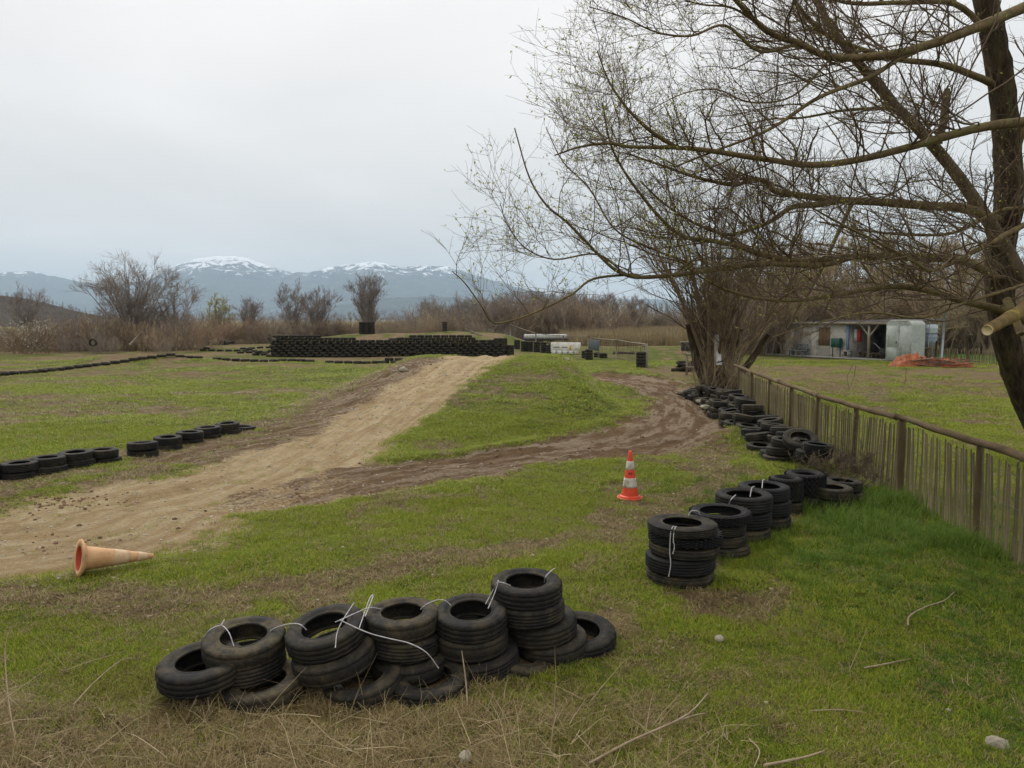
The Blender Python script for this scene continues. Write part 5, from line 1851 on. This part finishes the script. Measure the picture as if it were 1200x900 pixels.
hedge('brushwood', 'tangle of brown brushwood along the left edge of the field',
      [(-160, 60, 68, 34, .66), (50, 240, 70, 34, .95), (200, 330, 90, 26, 1.0), (300, 400, 92, 24, .95), (60, 240, 75, 28, .95), (-160, 60, 75, 20, .62), (60, 240, 64, 12, .5)], 1, .6, 1.25)
hedge('scrub', 'low scrub on the bank behind the square tyre block', [(395, 500, 92, 34, .75), (440, 500, 100, 30, .9), (520, 600, 96, 20, .7), (500, 560, 98, 12, 1.3), (300, 420, 95, 20, .8)], 2, .5, 1.2)
hedge('thicket', 'brown leafless thicket behind the white barrier', [(495, 560, 110, 22, 1.5), (560, 700, 104, 46, 1.75), (600, 720, 112, 40, 1.9), (690, 900, 150, 50, 1.7), (820, 1000, 120, 30, 2.0)], 3, .6, 1.2)
hedge('hut_thicket', 'brown thicket behind the hut and tank', [(840, 1000, 62, 34, 1.5), (1000, 1230, 66, 46, 1.7), (1080, 1260, 78, 40, 1.9), (860, 1000, 74, 24, 2.2)], 4, .6, 1.2)
ivyv = []
for i in range(3):
    rg = np.random.default_rng(90 + i)
    n = 900
    c = rg.normal(size=(n, 3)); c = unit(c) * (rg.uniform(.3, 1, n) ** .5)[:, None] * np.array([1.1, 1.0, 2.0]) + np.array([0, 0, 1.9])
    c[:, 2] *= (.7 + .5 * vnoise(c[:, 0] * 2, c[:, 1] * 2, i))
    Pp = np.stack([c, c + rg.normal(0, .05, c.shape)], 1)
    ivyv.append(leaves(Pp, 1, .24, M['ivy'], rg, f'ivy_{i}'))
hedge('ivy', 'dark ivy growing through the thicket', [(535, 565, 109, 9, .7), (570, 625, 105, 22, .72), (600, 690, 108, 12, .6)], 6, .5, 1.3, variants=ivyv)

for k, (px, Y, v, s) in enumerate(((503, 112, 0, .80), (520, 116, 1, .72), (540, 110, 0, .85), (562, 118, 1, .9), (585, 112, 2, .85), (606, 109, 0, .95), (628, 116, 2, .95), (648, 110, 1, .95), (668, 118, 2, 1.0), (690, 112, 0, .9), (712, 122, 2, .95), (745, 130, 1, 1.0))):
    plant_tree((slim, dark, fan)[v], 'thicket_tree', 'bare grey tree rising out of the thicket behind the white barrier', (at(px, 390, Y)[0], Y, 0), k * 1.7, s, 'trees in the thicket behind the barrier')

# forest on the hill and the tree lines far away
fv = [bare_tree(80 + i, 2, 9, 1.6, .22, 9, 7, 0, .25, M['twig_far'], .035)[1] for i in range(4)]
rg = np.random.default_rng(9)
n = 1500
u = rg.uniform(-420, 150, n); s_ = rg.uniform(.12, .66, n)
yy = 420 + (s_ - .62) * 160
top = CAM_H + (375 - np.interp(u, HILL_PX, HILL_PY)) / 900 * 420
z = top * np.minimum(1, s_ / .62) ** 1.05 - .8
x = (u - 600) / 900 * 420 * (yy / 420) ** .2
rot = np.zeros((n, 3)); rot[:, 2] = rg.uniform(0, 6, n)
scatter('hill_forest', 'grey-brown leafless wood covering the hill', np.stack([x, yy, z], 1), rot, rg.uniform(.3, .5, n), rg.integers(0, 4, n), fv)
n = 420
u = rg.uniform(-700, 1900, n); yy = rg.uniform(230, 330, n)
x = (u - 600) / 900 * yy
k = (u > 700) | (u < 60)
x, yy = x[k], yy[k]; n = len(x)
rot = np.zeros((n, 3)); rot[:, 2] = rg.uniform(0, 6, n)
scatter('far_trees', 'distant leafless tree line across the plain', np.stack([x, yy, np.zeros(n)], 1), rot, rg.uniform(.7, 1.25, n), rg.integers(0, 4, n), fv)
n = 900
u = rg.uniform(-900, 2100, n); yy = rg.uniform(600, 1500, n)
x = (u - 600) / 900 * yy
rot = np.zeros((n, 3)); rot[:, 2] = rg.uniform(0, 6, n)
scatter('plain_woods', 'woods low on the horizon', np.stack([x, yy, np.zeros(n)], 1), rot, rg.uniform(.9, 1.4, n), rg.integers(0, 4, n), fv)
# pale reed field
reed = [blades(f'reed_{i}', M['straw'], 60, .9, 1.3, .3, .035, .15, 400 + i, False, 3, .3) for i in range(3)]
x, y = rng.uniform(4, 60, 9000), rng.uniform(78, 150, 9000)
k = (masks(x, y)['field'] > .5)
x, y = x[k], y[k]
scatter('reed_field', 'pale dry reeds beyond the pen', place(x, y), rots(len(x), .08), rng.uniform(.6, 1.0, len(x)), rng.integers(0, 3, len(x)), reed)

# blossoming bush and the brush heap by the tyres
bb = brush_mesh('stems', M['brush'], 95, 40, 2.5, 3.2, 9, 4, .012)
p = at(32, 402, 63)
t_ = thing('blossom_bush', 'white blossoming bush in front of the brushwood', 'bush', (p[0], 63, 0))
link('stems', bb, t_)
rg = np.random.default_rng(96)
n = 60
c = np.stack([rg.normal(0, 1.3, n), rg.normal(0, .7, n), rg.uniform(.5, 2.5, n)], 1)
c = np.repeat(c, 14, 0) + rg.normal(0, .22, (n * 14, 3))
link('blossom', leaves(np.stack([c, c + .02], 1), 1, .11, M['blossom'], rg, 'blossom'), t_)
bh = brush_mesh('brush_heap', M['bark_pale'], 97, 110, .45, .95, 7, 3, .0040)
p = g(998, 556, .28)
q_ = link('brush_heap', bh, None, (p[0], p[1] + .25, .22), (R(14), R(-10), .5), (1.05, .95, .80))
tag(q_, 'heap of dead brown brush thrown on the tyres at the fence', 'brush heap')

# ---------------------------------------------------------------- hut, cabin, tank and the rest of the yard
M['hut'] = simple('hut_wall', (.54, .505, .44), (.45, .415, .355), 2.5, .9, .2, .2, .01, c3=(.19, .175, .155))
M['hut_panel'] = simple('hut_panel', (.30, .275, .25), (.24, .22, .20), 3, .9, .2, .2, .01)
M['board'] = simple('boarded_window', (.22, .15, .085), (.15, .10, .055), 6, .85, .2, .3, .005, (1, 1, .3))
M['roof'] = simple('roof_sheet', (.115, .105, .10), (.075, .07, .065), 2, .8, .3, .3, .02, c3=(.16, .15, .14))
M['beam'] = simple('grey_timber', (.30, .26, .20), (.20, .17, .13), 5, .9, .2, .3, .01, (1, 1, .3))
M['green_box'] = simple('green_plastic', (.010, .060, .048), (.016, .075, .060), 4, .5, .4, .1, .002)
M['blue'] = simple('blue_paint', (.11, .21, .36), (.15, .26, .40), 6, .6, .3, .1, .002)
M['red'] = simple('red_paint', (.42, .025, .030), (.34, .02, .025), 6, .5, .4, .1, .002)
M['white'] = simple('dirty_white', (.56, .57, .55), (.44, .45, .43), 3, .6, .3, .2, .004, c3=(.34, .33, .28))
M['cabin'] = simple('cabin_shell', (.42, .45, .42), (.34, .37, .34), 4, .6, .3, .3, .006, c3=(.24, .25, .21))
M['tank'] = simple('tank_plastic', (.52, .56, .60), (.40, .45, .50), 3, .45, .4, .1, .01)
M['tank_water'] = simple('tank_lower', (.17, .21, .26), (.23, .27, .32), 3, .45, .4, .1, .01)
M['galv'] = simple('galvanised', (.34, .38, .42), (.26, .29, .32), 8, .5, .5, .1, .002, metal=.5)
M['dark'] = simple('dark_clutter', (.035, .033, .032), (.06, .055, .05), 4, .9, .2, .2, .01)
M['slate_chair'] = simple('grey_plastic', (.14, .16, .17), (.10, .115, .125), 5, .6, .3, .1, .002)
M['orange_net'] = simple('orange_net', (.46, .135, .042), (.26, .080, .036), 5, .7, .3, .9, .04, c3=(.20, .095, .06))
M['slab'] = simple('concrete', (.27, .26, .23), (.20, .19, .165), 3, .9, .2, .3, .006)
M['grey_pole'] = simple('weathered_pole', (.20, .13, .09), (.13, .09, .065), 8, .9, .2, .3, .004, rand=.3)

A = g(912, 416)[:2]; B = g(1066, 424)[:2]
ang = math.atan2(B[1] - A[1], B[0] - A[0])
LEN = float(np.hypot(*(B - A)))


def hut_u(px):
    """place along the hut front seen at a photo column"""
    d = ray(px, 420)
    # intersect the ray's ground direction with the line A-B
    M2 = np.array([[d[0], -(B[0] - A[0])], [d[1], -(B[1] - A[1])]])
    s = np.linalg.solve(M2, A)
    return float(s[1]) * LEN


hut = thing('hut', 'grey panelled hut with open porch and flat roof across the yard', 'hut', (A[0], A[1], 0), ang)
WH = 2.55
u0, u1 = hut_u(917), hut_u(994)
ue = hut_u(1050)
MB().box(((u0 + u1) / 2, 2.0, WH / 2), (u1 - u0, 4.0, WH)).build('wall', M['hut'], hut)
MB().box(((u1 + ue) / 2, 3.6, WH / 2), (ue - u1 - .01, .12, WH)).build('porch_wall', M['hut_panel'], hut)
MB().box((ue + .06, 2.0, WH / 2), (.12, 3.9, WH)).build('porch_wall', M['hut_panel'], hut)
for a, b_, mt, z0, z1 in ((917.5, 929, 'hut', .05, 2.45), (930, 938, 'hut_panel', .05, 2.42), (939, 957, 'hut', .05, 2.44), (973, 993, 'hut', .05, 2.46)):
    x0, x1 = hut_u(a), hut_u(b_)
    MB().box(((x0 + x1) / 2, -.025, (z0 + z1) / 2), (x1 - x0 - .03, .05, z1 - z0), bev=.01).build('wall_panel', M[mt], hut)
x0, x1 = hut_u(959), hut_u(972)
wn_ = MB().box(((x0 + x1) / 2, -.02, 1.55), (x1 - x0, .04, 1.35)).build('boarded_window', M['board'], hut)
for k in range(3):
    w_ = (x1 - x0) / 3
    MB().box((x0 + w_ * (k + .5), -.05, 1.55), (w_ - .015, .02, 1.31)).build('board', M['board'], wn_)
MB().box((.5 * (u0 + ue) - .1, 2.0, WH + .12), (ue - u0 + 1.0, 4.9, .09), rx=R(2.5)).build('roof', M['roof'], hut)
MB().box((.5 * (u0 + ue) - .1, -.50, WH - .03), (ue - u0 + 1.0, .05, .14)).build('fascia', M['beam'], hut)
MB().box((LEN / 2, .2, .05), (LEN + 1.2, 2.0, .12)).build('plinth', M['slab'], hut)
xp_ = hut_u(1021)
MB().box((xp_, -.3, WH / 2 + .0), (.15, .15, WH - .12)).build('porch_post', M['beam'], hut)
for s in (-1, 1):
    P = np.array([(xp_ + s * .02, -.3, 1.65), (xp_ + s * .75, -.3, WH - .08)])
    mb = MB(); mb.tube(P, .065, 6); mb.build('brace', M['beam'], hut)
MB().box((hut_u(994.5) + .02, -.18, 1.25), (.14, .12, 2.4)).build('porch_post', M['blue'], hut)
# porch things
p_ = hut.matrix_basis


def in_hut(x, y, z=0):
    c, s = math.cos(ang), math.sin(ang)
    return (A[0] + c * x - s * y, A[1] + s * x + c * y, z)


gx = hut_u(984.5)
bx = thing('green_cabinet', 'dark green cabinet on thin legs against the hut wall', 'cabinet', in_hut(gx, -.42), ang)
MB().box((0, 0, 1.12), (.70, .42, .66), bev=.03).build('body', M['green_box'], bx)
MB().box((0, -.215, 1.12), (.015, .02, .62)).build('door_seam', M['dark'], bx)
for s in (-1, 1):
    MB().box((s * .32, 0, .40), (.05, .05, .80)).build('leg', M['dark'], bx)
wx = hut_u(997.5)
o = thing('white_cabinet', 'narrow white box on the porch wall beside the red one', 'box', in_hut(wx + .12, .28, 1.25), ang)
MB().box((0, 0, .42), (.26, .2, .85), bev=.02).build('body', M['white'], o)
MB().box((0, -.11, .42), (.20, .02, .76)).build('door', M['white'], o)
o = thing('red_box', 'bright red box hanging in the porch', 'box', in_hut(hut_u(1003), .28, 1.2), ang)
MB().box((0, 0, .42), (.26, .18, .85), bev=.02).build('body', M['red'], o)
MB().box((0, -.10, .42), (.20, .02, .78)).build('lid', M['red'], o)
o = thing('concrete_block', 'square pale hollow block under the red box', 'block', in_hut(hut_u(998), -.5, .10), ang)
mb = MB()
for c_, s_ in (((0, 0, .05), (.5, .4, .1)), ((0, 0, .45), (.5, .4, .1)), ((-.2, 0, .25), (.1, .4, .32)), ((.2, 0, .25), (.1, .4, .32))):
    mb.box(c_, s_)
mb.build('shell', M['slab'], o)
o = thing('bench', 'grey slatted bench before the hut wall', 'bench', in_hut(hut_u(944), -.9), ang)
for k in range(3):
    MB().box((0, -.2 + .16 * k, .47), (1.5, .13, .04)).build('seat_slat', M['slate_chair'], o)
for k in range(3):
    MB().box((.1, .30, .62 + .15 * k), (1.3, .03, .12)).build('back_slat', M['slate_chair'], o)
for s in (-1, 1):
    MB().box((s * .6, -.15, .225), (.06, .06, .45)).build('leg', M['slate_chair'], o)
    MB().box((s * .6, .28, .48), (.06, .06, .96)).build('leg', M['slate_chair'], o)
# dark lean-to with clutter to the left of the hut
o = thing('lean_to', 'dark open lean-to at the hut end next to the willow', 'shelter', in_hut(hut_u(903), 1.2), ang)
MB().box((0, 1.2, 1.15), (2.2, .1, 2.3)).build('back_wall', M['dark'], o)
MB().box((0, 0, 2.35), (2.4, 2.8, .08)).build('roof', M['roof'], o)
for s in (-1, 1):
    MB().box((s * 1.05, -1.2, 1.15), (.1, .1, 2.3)).build('post', M['beam'], o)
rk = random.Random(4)
for k in range(3):
    c = thing('stacked_chair', f'{["blue-grey", "white-framed", "dark"][k]} chair stored in the lean-to', 'chair', in_hut(hut_u(897 + 6 * k), .1 + .2 * k), ang + .4 * k)
    mt = M[['slate_chair', 'white', 'dark'][k]]
    MB().box((0, 0, .45), (.45, .45, .05)).build('seat', mt, c)
    MB().box((0, .22, .75), (.45, .05, .55)).build('backrest', mt, c)
    for sx_ in (-1, 1):
        for sy_ in (-1, 1):
            MB().box((sx_ * .19, sy_ * .19, .21), (.04, .04, .42)).build('leg', mt, c)
# firewood and clutter in the porch
for k in range(7):
    c_ = in_hut(hut_u(1008) + .28 * (k % 4), .6 + .1 * (k % 2), .20 + .17 * (k // 4))
    mb = MB(); mb.tube([(-.5, 0, 0), (.0, .02, .01), (.5, 0, 0)], [.085, .09, .08], 8)
    tag(mb.build('log', M['bark_pale'], None, c_, (0, rk.uniform(-.1, .1), ang + 1.2 + rk.uniform(-.3, .3)), smooth=True), 'short log in the heap on the porch floor', 'log', 'logs on the porch')
o = thing('garden_machine', 'dark machine parked in the porch corner', 'machine', in_hut(hut_u(1035), .4), ang + .3)
MB().box((0, 0, .55), (.9, .6, .5), bev=.08).build('body', M['dark'], o)
for s in (-1, 1):
    for q in (-1, 1):
        w_ = link('wheel', TY['far'], o, (q * .38, s * .36, .22), (R(90), 0, 0), (.75, .75, .7))
mb = MB(); mb.tube([(-.4, 0, .7), (-.8, 0, 1.1), (-.95, 0, 1.15)], .03, 6); mb.build('handle', M['galv'], o)

# white round-topped cabin
p = g(1063, 424)
cb = thing('site_cabin', 'pale round-topped portable cabin standing beside the porch', 'cabin', (p[0], p[1] + .4, 0), ang + R(4))
prof = []
W_, HC = 1.72, 2.70
for a in np.linspace(0, math.pi / 2, 7):
    prof.append((W_ / 2 - .32 + .32 * math.cos(a), HC - .32 + .32 * math.sin(a)))
outline = [(-W_ / 2, .08), (W_ / 2, .08)] + prof + [(-x_, z_) for x_, z_ in prof[::-1]]
n = len(outline)
V = [(x_, -.75, z_) for x_, z_ in outline] + [(x_, .85, z_) for x_, z_ in outline]
F = [[i, (i + 1) % n, n + (i + 1) % n, n + i] for i in range(n)]
cv = np.array(V)
me = bpy.data.meshes.new('shell')
me.from_pydata([tuple(v) for v in V], [], [tuple(f) for f in F] + [tuple(range(n))[::-1], tuple(range(n, 2 * n))])
me.materials.append(M['cabin'])
link('shell', me, cb)
MB().box((-.42, -.765, 1.25), (.86, .03, 2.25), bev=.012).build('door', M['cabin'], cb)
dr = [o_ for o_ in cb.children if o_.name.startswith('door')][0]
MB().box((-.10, -.80, 1.28), (.05, .05, .14)).build('handle', M['dark'], dr)
MB().box((-.42, -.783, 1.62), (.70, .02, 1.25), bev=.008).build('door_panel', M['cabin'], dr)
MB().box((-.42, -.783, .55), (.70, .02, .72), bev=.008).build('door_panel', M['cabin'], dr)
MB().box((.50, -.765, 1.30), (.82, .03, 2.15), bev=.012).build('side_panel', M['cabin'], cb)
MB().box((0, .05, .04), (W_ + .1, 1.75, .08)).build('skid', M['dark'], cb)
MB().box((0, .05, HC + .02), (1.25, 1.68, .06), bev=.02).build('roof_cap', M['white'], cb)

# caged water tank on its stand
p = g(1094, 423)
ib = thing('water_tank', 'caged white water tank on a timber stand behind the pole', 'tank', (p[0], p[1] + 1.4, 0), ang)
for sx_ in (-1, 1):
    for sy_ in (-1, 1):
        MB().box((sx_ * .66, sy_ * .45, .40), (.14, .14, .80)).build('stand_leg', M['beam'], ib)
MB().box((0, 0, .86), (1.6, 1.2, .12)).build('pallet', M['beam'], ib)
MB().box((0, 0, 1.36), (1.46, 1.06, .86), bev=.08).build('tank_body', M['tank_water'], ib)
MB().box((0, 0, 2.12), (1.46, 1.06, .64), bev=.08).build('tank_top', M['tank'], ib)
mb = MB(); mb.tube([(0, 0, 2.42), (0, 0, 2.50)], .12, 12); mb.build('filler_cap', M['dark'], ib)
for k in range(7):
    x_ = -.78 + 1.56 * k / 6
    mb = MB(); mb.tube([(x_, -.58, .92), (x_, -.58, 2.46)], .017, 6); mb.build('cage_bar', M['galv'], ib)
for k in range(6):
    z_ = 1.0 + .29 * k
    mb = MB(); mb.tube([(-.78, -.60, z_), (.78, -.60, z_)], .017, 6); mb.build('cage_bar', M['galv'], ib)
for sx_ in (-1, 1):
    for k in range(6):
        mb = MB(); mb.tube([(sx_ * .79, -.58, 1.0 + .29 * k), (sx_ * .79, .58, 1.0 + .29 * k)], .017, 6); mb.build('cage_bar', M['galv'], ib)

# galvanised pole
p = g(1103, 425)
po = thing('metal_pole', 'grey galvanised pole in front of the caged tank', 'pole', (p[0], p[1], 0))
mb = MB(); mb.tube([(0, 0, -.1), (.05, 0, 1.6), (.09, 0, 3.4)], [.07, .068, .062], 10); mb.build('shaft', M['galv'], po, smooth=True)
mb = MB(); mb.tube([(0.09, 0, 3.4), (.09, 0, 3.44)], [.07, .05], 10); mb.build('cap', M['galv'], po, smooth=True)
mb = MB(); mb.tube([(0, 0, 0), (0, 0, .05)], .16, 10); mb.build('foot', M['slab'], po, smooth=True)

# orange heap: crumpled netting with poles
p = g(1082, 430)


def crumple(name, mat, sx_, sy_, sz_, seed):
    n, k = 46, 16
    V = []
    for j in range(k):
        for i in range(n):
            u = i / (n - 1) * 2 - 1; v = j / (k - 1) * 2 - 1
            e = max(0, 1 - u * u) ** .5 * max(0, 1 - v * v) ** .5
            q = float(fbm(np.array([u * 7 + seed]), np.array([v * 4]), seed, 5)[0])
            V.append((u * sx_ + .1 * q, v * sy_, sz_ * e ** .7 * (.05 + 1.75 * q)))
    i, j = np.meshgrid(np.arange(n - 1), np.arange(k - 1))
    a = (j * n + i).ravel()
    return mesh_np(name, V, np.stack([a, a + 1, a + n + 1, a + n], 1), mat, False)


o = link('safety_net', crumple('safety_net', M['orange_net'], 1.25, .6, .62, 5), None, (p[0] - .45, p[1] + .3, 0), (0, 0, .05))
tag(o, 'crumpled orange safety netting heaped near the cabin', 'netting')
o = link('safety_net', crumple('safety_net', M['orange_net'], 1.5, .5, .38, 9), None, (p[0] + 1.35, p[1] + .25, 0), (0, 0, -.05))
tag(o, 'low spread of reddish netting by the pole foot', 'netting')
for k in range(22):
    mb = MB(); L_ = rk.uniform(1.3, 2.4)
    mb.tube([(-L_ / 2, 0, 0), (0, .01, .02), (L_ / 2, 0, 0)], rk.uniform(.025, .04), 6)
    q_ = mb.build('stake', M['orange_net'] if k % 4 == 0 else M['grey_pole'], None, (p[0] + rk.uniform(-1.0, 2.2), p[1] + rk.uniform(-.35, .2), .08 + .065 * (k % 7)), (0, R(rk.uniform(-7, 7)), R(rk.uniform(-14, 10))), smooth=True)
    tag(q_, 'stake lying across the orange netting heap', 'stake', 'stakes on the netting heap')

# rear paling fence with the green meadow behind
rear = thing('rear_fence', 'old grey paling fence across the back of the yard', 'fence', (*g(1130, 424)[:2], 0))
rp = [pale_mesh(.030, 1.0, 30 + i) for i in range(4)]
xa, ya = g(1060, 421)[:2]; xb, yb = g(1235, 431)[:2]
Lr = math.hypot(xb - xa, yb - ya)
k = 0
uu = 0.0
while uu < Lr:
    x_, y_ = xa + (xb - xa) * uu / Lr, ya + (yb - ya) * uu / Lr
    tall = 1.35 if uu < 2.7 else .95
    under(link('pale', rp[k % 4], None, (x_, y_, H(x_, y_) - .03), (R(rk.gauss(0, 3)), R(rk.gauss(0, 3)), 0), (1, 1, tall * rk.uniform(.85, 1.1))), rear)
    uu += rk.uniform(.08, .15); k += 1
for uu in np.arange(.2, Lr, 2.3):
    x_, y_ = xa + (xb - xa) * uu / Lr, ya + (yb - ya) * uu / Lr
    mb = MB(); mb.tube([(0, 0, -.1), (0, 0, 1.35)], .06, 8)
    under(mb.build('post', M['post'], None, (x_, y_ - .06, 0), smooth=True), rear)
for z_ in (.3, .75):
    mb = MB(); mb.tube([(xa, ya - .035, z_), (xb, yb - .035, z_)], .006, 4)
    under(mb.build('wire', M['wire']), rear)
M['meadow'] = simple('meadow', (.075, .150, .022), (.10, .175, .03), .6, .95, .1, .5, .05)
xx, yy_ = np.meshgrid(np.linspace(24, 60, 30), np.linspace(0, 1, 12))
yl = ya + (yb - ya) * (xx - xa) / (xb - xa)
yv = yl + 1.5 + yy_ * 30
V = np.stack([xx, yv, height(xx, yv) + .03], -1).reshape(-1, 3)
i, j = np.meshgrid(np.arange(29), np.arange(11)); a = (j * 30 + i).ravel()
tag(link('meadow', mesh_np('meadow', V, np.stack([a, a + 1, a + 31, a + 30], 1), M['meadow'])), 'bright green meadow behind the rear fence', None, None, 'structure')

# thin wire hoops standing on the lawn
for k, (px, py, tx, ty) in enumerate(((995, 457, 1003, 428), (1057, 459, 1062, 432))):
    p0 = g(px, py); p1 = at(tx, ty, p0[1])
    mb = MB()
    mb.tube(np.array([p0, (p0 + p1) / 2 + [.06, 0, 0], p1]), .010, 5)
    if k == 0:
        mb.tube(np.array([p0, (p0 + p1) / 2 + [-.22, 0, .05], p1 + [-.1, 0, .05]]), .010, 5)
    tag(mb.build('sapling', M['twig'], smooth=True), ['thin forked sapling stem on the yard lawn', 'single thin sapling stem on the yard lawn'][k], 'sapling')

# ---------------------------------------------------------------- pen, barrier and gate beyond the ramp
M['barrier'] = simple('white_barrier', (.72, .71, .66), (.60, .58, .52), 3, .5, .4, .15, .004, c3=(.48, .42, .30))
M['yellow_mark'] = simple('yellow_mark', (.62, .42, .06), (.50, .36, .08), 6, .6, .3, 0)
p0 = g(646, 414.5); p1 = g(680, 415)
ba = thing('road_barrier', 'white plastic road barrier with a yellow mark before the tyre columns', 'barrier', tuple((p0 + p1) / 2), math.atan2(p1[1] - p0[1], p1[0] - p0[0]))
Lb = float(np.linalg.norm(p1 - p0))
mb = MB()
mb.box((0, 0, .52), (Lb, .34, .76), bev=.02)
mb.build('barrier_body', M['barrier'], ba)
for q in range(5):
    MB().box((-Lb / 2 + Lb * (q + .5) / 5, 0, .13), (Lb / 5 * .70, .40, .26), bev=.015).build('foot', M['barrier'], ba)
MB().box((0, 0, .915), (Lb * .99, .22, .05), bev=.01).build('top_rib', M['barrier'], ba)
for q in (-.3, -.02):
    MB().box((q * Lb, -.18, .55), (Lb * .20, .02, .05)).build('slot', M['dark'], ba)
MB().box((Lb * .18, -.178, .52), (.16, .02, .40)).build('yellow_patch', M['yellow_mark'], ba)


def rail_fence(name, label, pts, h, mat, wires=True, posts=True):
    root = thing(name, label, 'fence', (pts[0][0], pts[0][1], H(*pts[0])))
    for a, b_ in zip(pts[:-1], pts[1:]):
        za_, zb = H(*a), H(*b_)
        mb = MB(); mb.tube([(a[0], a[1], za_ + h), ((a[0] + b_[0]) / 2, (a[1] + b_[1]) / 2, (za_ + zb) / 2 + h - .03), (b_[0], b_[1], zb + h)], .035, 6)
        under(mb.build('top_rail', mat, smooth=True), root)
        if wires:
            n = int(math.hypot(b_[0] - a[0], b_[1] - a[1]) / .35)
            for z_ in np.linspace(.15, h - .15, 5):
                mb = MB(); mb.tube([(a[0], a[1], za_ + z_), (b_[0], b_[1], zb + z_)], .006, 4)
                under(mb.build('wire', M['wire']), root)
            for q in range(1, n):
                x_, y_ = a[0] + (b_[0] - a[0]) * q / n, a[1] + (b_[1] - a[1]) * q / n
                mb = MB(); mb.tube([(x_, y_, za_), (x_ + rk.uniform(-.05, .05), y_, za_ + h)], .010, 4)
                under(mb.build('picket', M['grey_pole']), root)
    for a in pts:
        mb = MB(); mb.tube([(a[0], a[1], H(*a) - .1), (a[0], a[1], H(*a) + h + .05)], .055, 7)
        under(mb.build('post', mat, smooth=True), root)
    return root


rail_fence('wire_fence', 'wire fence with grey rail behind the white barrier', [tuple(g(598, 407)[:2]), tuple(g(628, 408)[:2]), tuple(g(660, 408.5)[:2]), tuple(g(690, 410)[:2])], 1.25, M['beam'])
rail_fence('pen_fence', 'rickety wire pen with a pale end post beside the mud loop', [tuple(g(694, 416)[:2]), tuple(g(722, 420)[:2]), tuple(g(757, 430)[:2])], 1.35, M['beam'])
p = g(757, 430.5)
o = thing('board_post', 'broad pale board standing upright at the pen corner', 'board', tuple(p), .2)
MB().box((0, 0, .68), (.20, .07, 1.4), bev=.01).build('plank', M['beam'], o)
MB().box((-.1, .05, 1.25), (.3, .05, .12)).build('cleat', M['beam'], o)
p = g(696, 420)
o = thing('sign_panel', 'pale grey panel propped on the pen fence', 'panel', (p[0], p[1], 0), .4)
MB().box((0, 0, .95), (.9, .04, .75), bev=.01, ry=R(6)).build('sheet', M['slate_chair'], o)
MB().box((-.4, .05, .5), (.06, .06, 1.0)).build('leg', M['beam'], o)
MB().box((.4, .05, .5), (.06, .06, 1.0)).build('leg', M['beam'], o)
# white sheeted trailer behind the barrier
p = g(640, 405)
o = thing('flat_trailer', 'pale sheeted trailer parked behind the wire fence', 'trailer', (p[0], p[1] + 2, 0), .1)
MB().box((0, 0, .95), (4.6, 1.6, .45), bev=.08).build('load_sheet', M['white'], o)
MB().box((0, 0, .62), (5.0, 1.7, .14)).build('bed', M['dark'], o)
for s in (-1, 1):
    for q in (-.6, .6):
        link('wheel', TY['far'], o, (q, s * .8, .30), (R(90), 0, 0))
# gate timbers at the willow
p = g(818, 441)
o = thing('gate_frame', 'grey timber gate frame with cross rail against the willow', 'gate', (p[0], p[1], 0), -.35)
MB().box((-.55, 0, .60), (.10, .10, 1.2)).build('post', M['beam'], o)
MB().box((.75, 0, .52), (.10, .10, 1.04)).build('post', M['beam'], o)
MB().box((.1, -.06, .98), (1.6, .05, .12), ry=R(9)).build('cross_rail', M['beam'], o)
MB().box((.1, -.06, .45), (1.4, .05, .10)).build('cross_rail', M['beam'], o)
# post box shape on the gate post
p = g(808, 436)
o = thing('dark_box', 'dark box with a pale lid on the post beyond the willow', 'box', (p[0], p[1] + .6, 0))
MB().box((0, 0, .55), (.12, .12, 1.1)).build('post', M['beam'], o)
MB().box((0, 0, 1.32), (.62, .4, .44), bev=.02).build('box_body', M['dark'], o)
MB().box((0, 0, 1.57), (.70, .46, .05)).build('lid', M['beam'], o)
# pale sleeve on the willow stem
p = g(842, 461)
o = thing('tree_sleeve', 'white mesh sleeve wrapped round one willow stem', 'sleeve', (p[0] - .1, p[1] - .35, 1.1))
mb = MB(); mb.tube([(0, 0, 0), (-.05, 0, .5), (-.14, 0, 1.1)], [.11, .11, .10], 10); mb.build('mesh_wrap', M['white'], o, smooth=True)
mb = MB(); mb.tube([(0.01, -.02, .10), (0.0, -.02, .14)], .118, 10); mb.build('tie_band', M['dark'], o, smooth=True)
# pale stones at the willow foot, a lone tyre on a stick, planks on the bank
for k, (px, py) in enumerate(((822, 472), (833, 476), (841, 470), (828, 479), (846, 478))):
    p = g(px, py)
    q_ = link('stone', lump_mesh('stone', M['stone'], 50 + k, .55, 2), None, (p[0], p[1], .06), (0, 0, k), (.22, .16, .15))
    tag(q_, 'pale flat stone in the row at the willow foot', 'stone', 'stones at the willow foot')
p = np.array([*at(111, 412, 62.0)[:2], 0.0])
o = thing('tyre_marker', 'tyre hung on a stake before the brushwood', 'marker', (p[0], p[1], 0))
mb = MB(); mb.tube([(0, 0, -.1), (.05, 0, 1.3)], .03, 6); mb.build('stake', M['beam'], o)
link('hung_tyre', TY['far'], o, (.05, -.2, .95), (R(90), 0, 0), (1.15, 1.15, 1.0))
for k, (a0_, a1_) in enumerate((((152, 404), (166, 390)), ((545, 386), (566, 393)), ((563, 393), (552, 390)))):
    Yp = 53.0 if k == 0 else 66.0
    q0, q1 = at(*a0_, Yp), at(*a1_, Yp)
    mb = MB(); mb.tube(np.array([q0, q1]), .07, 6)
    tag(mb.build('timber', M['beam']), ['grey timber leaning on the earth heap', 'pale beam propped on the bank behind the long wall', 'shorter beam beside the propped one'][k], 'timber')
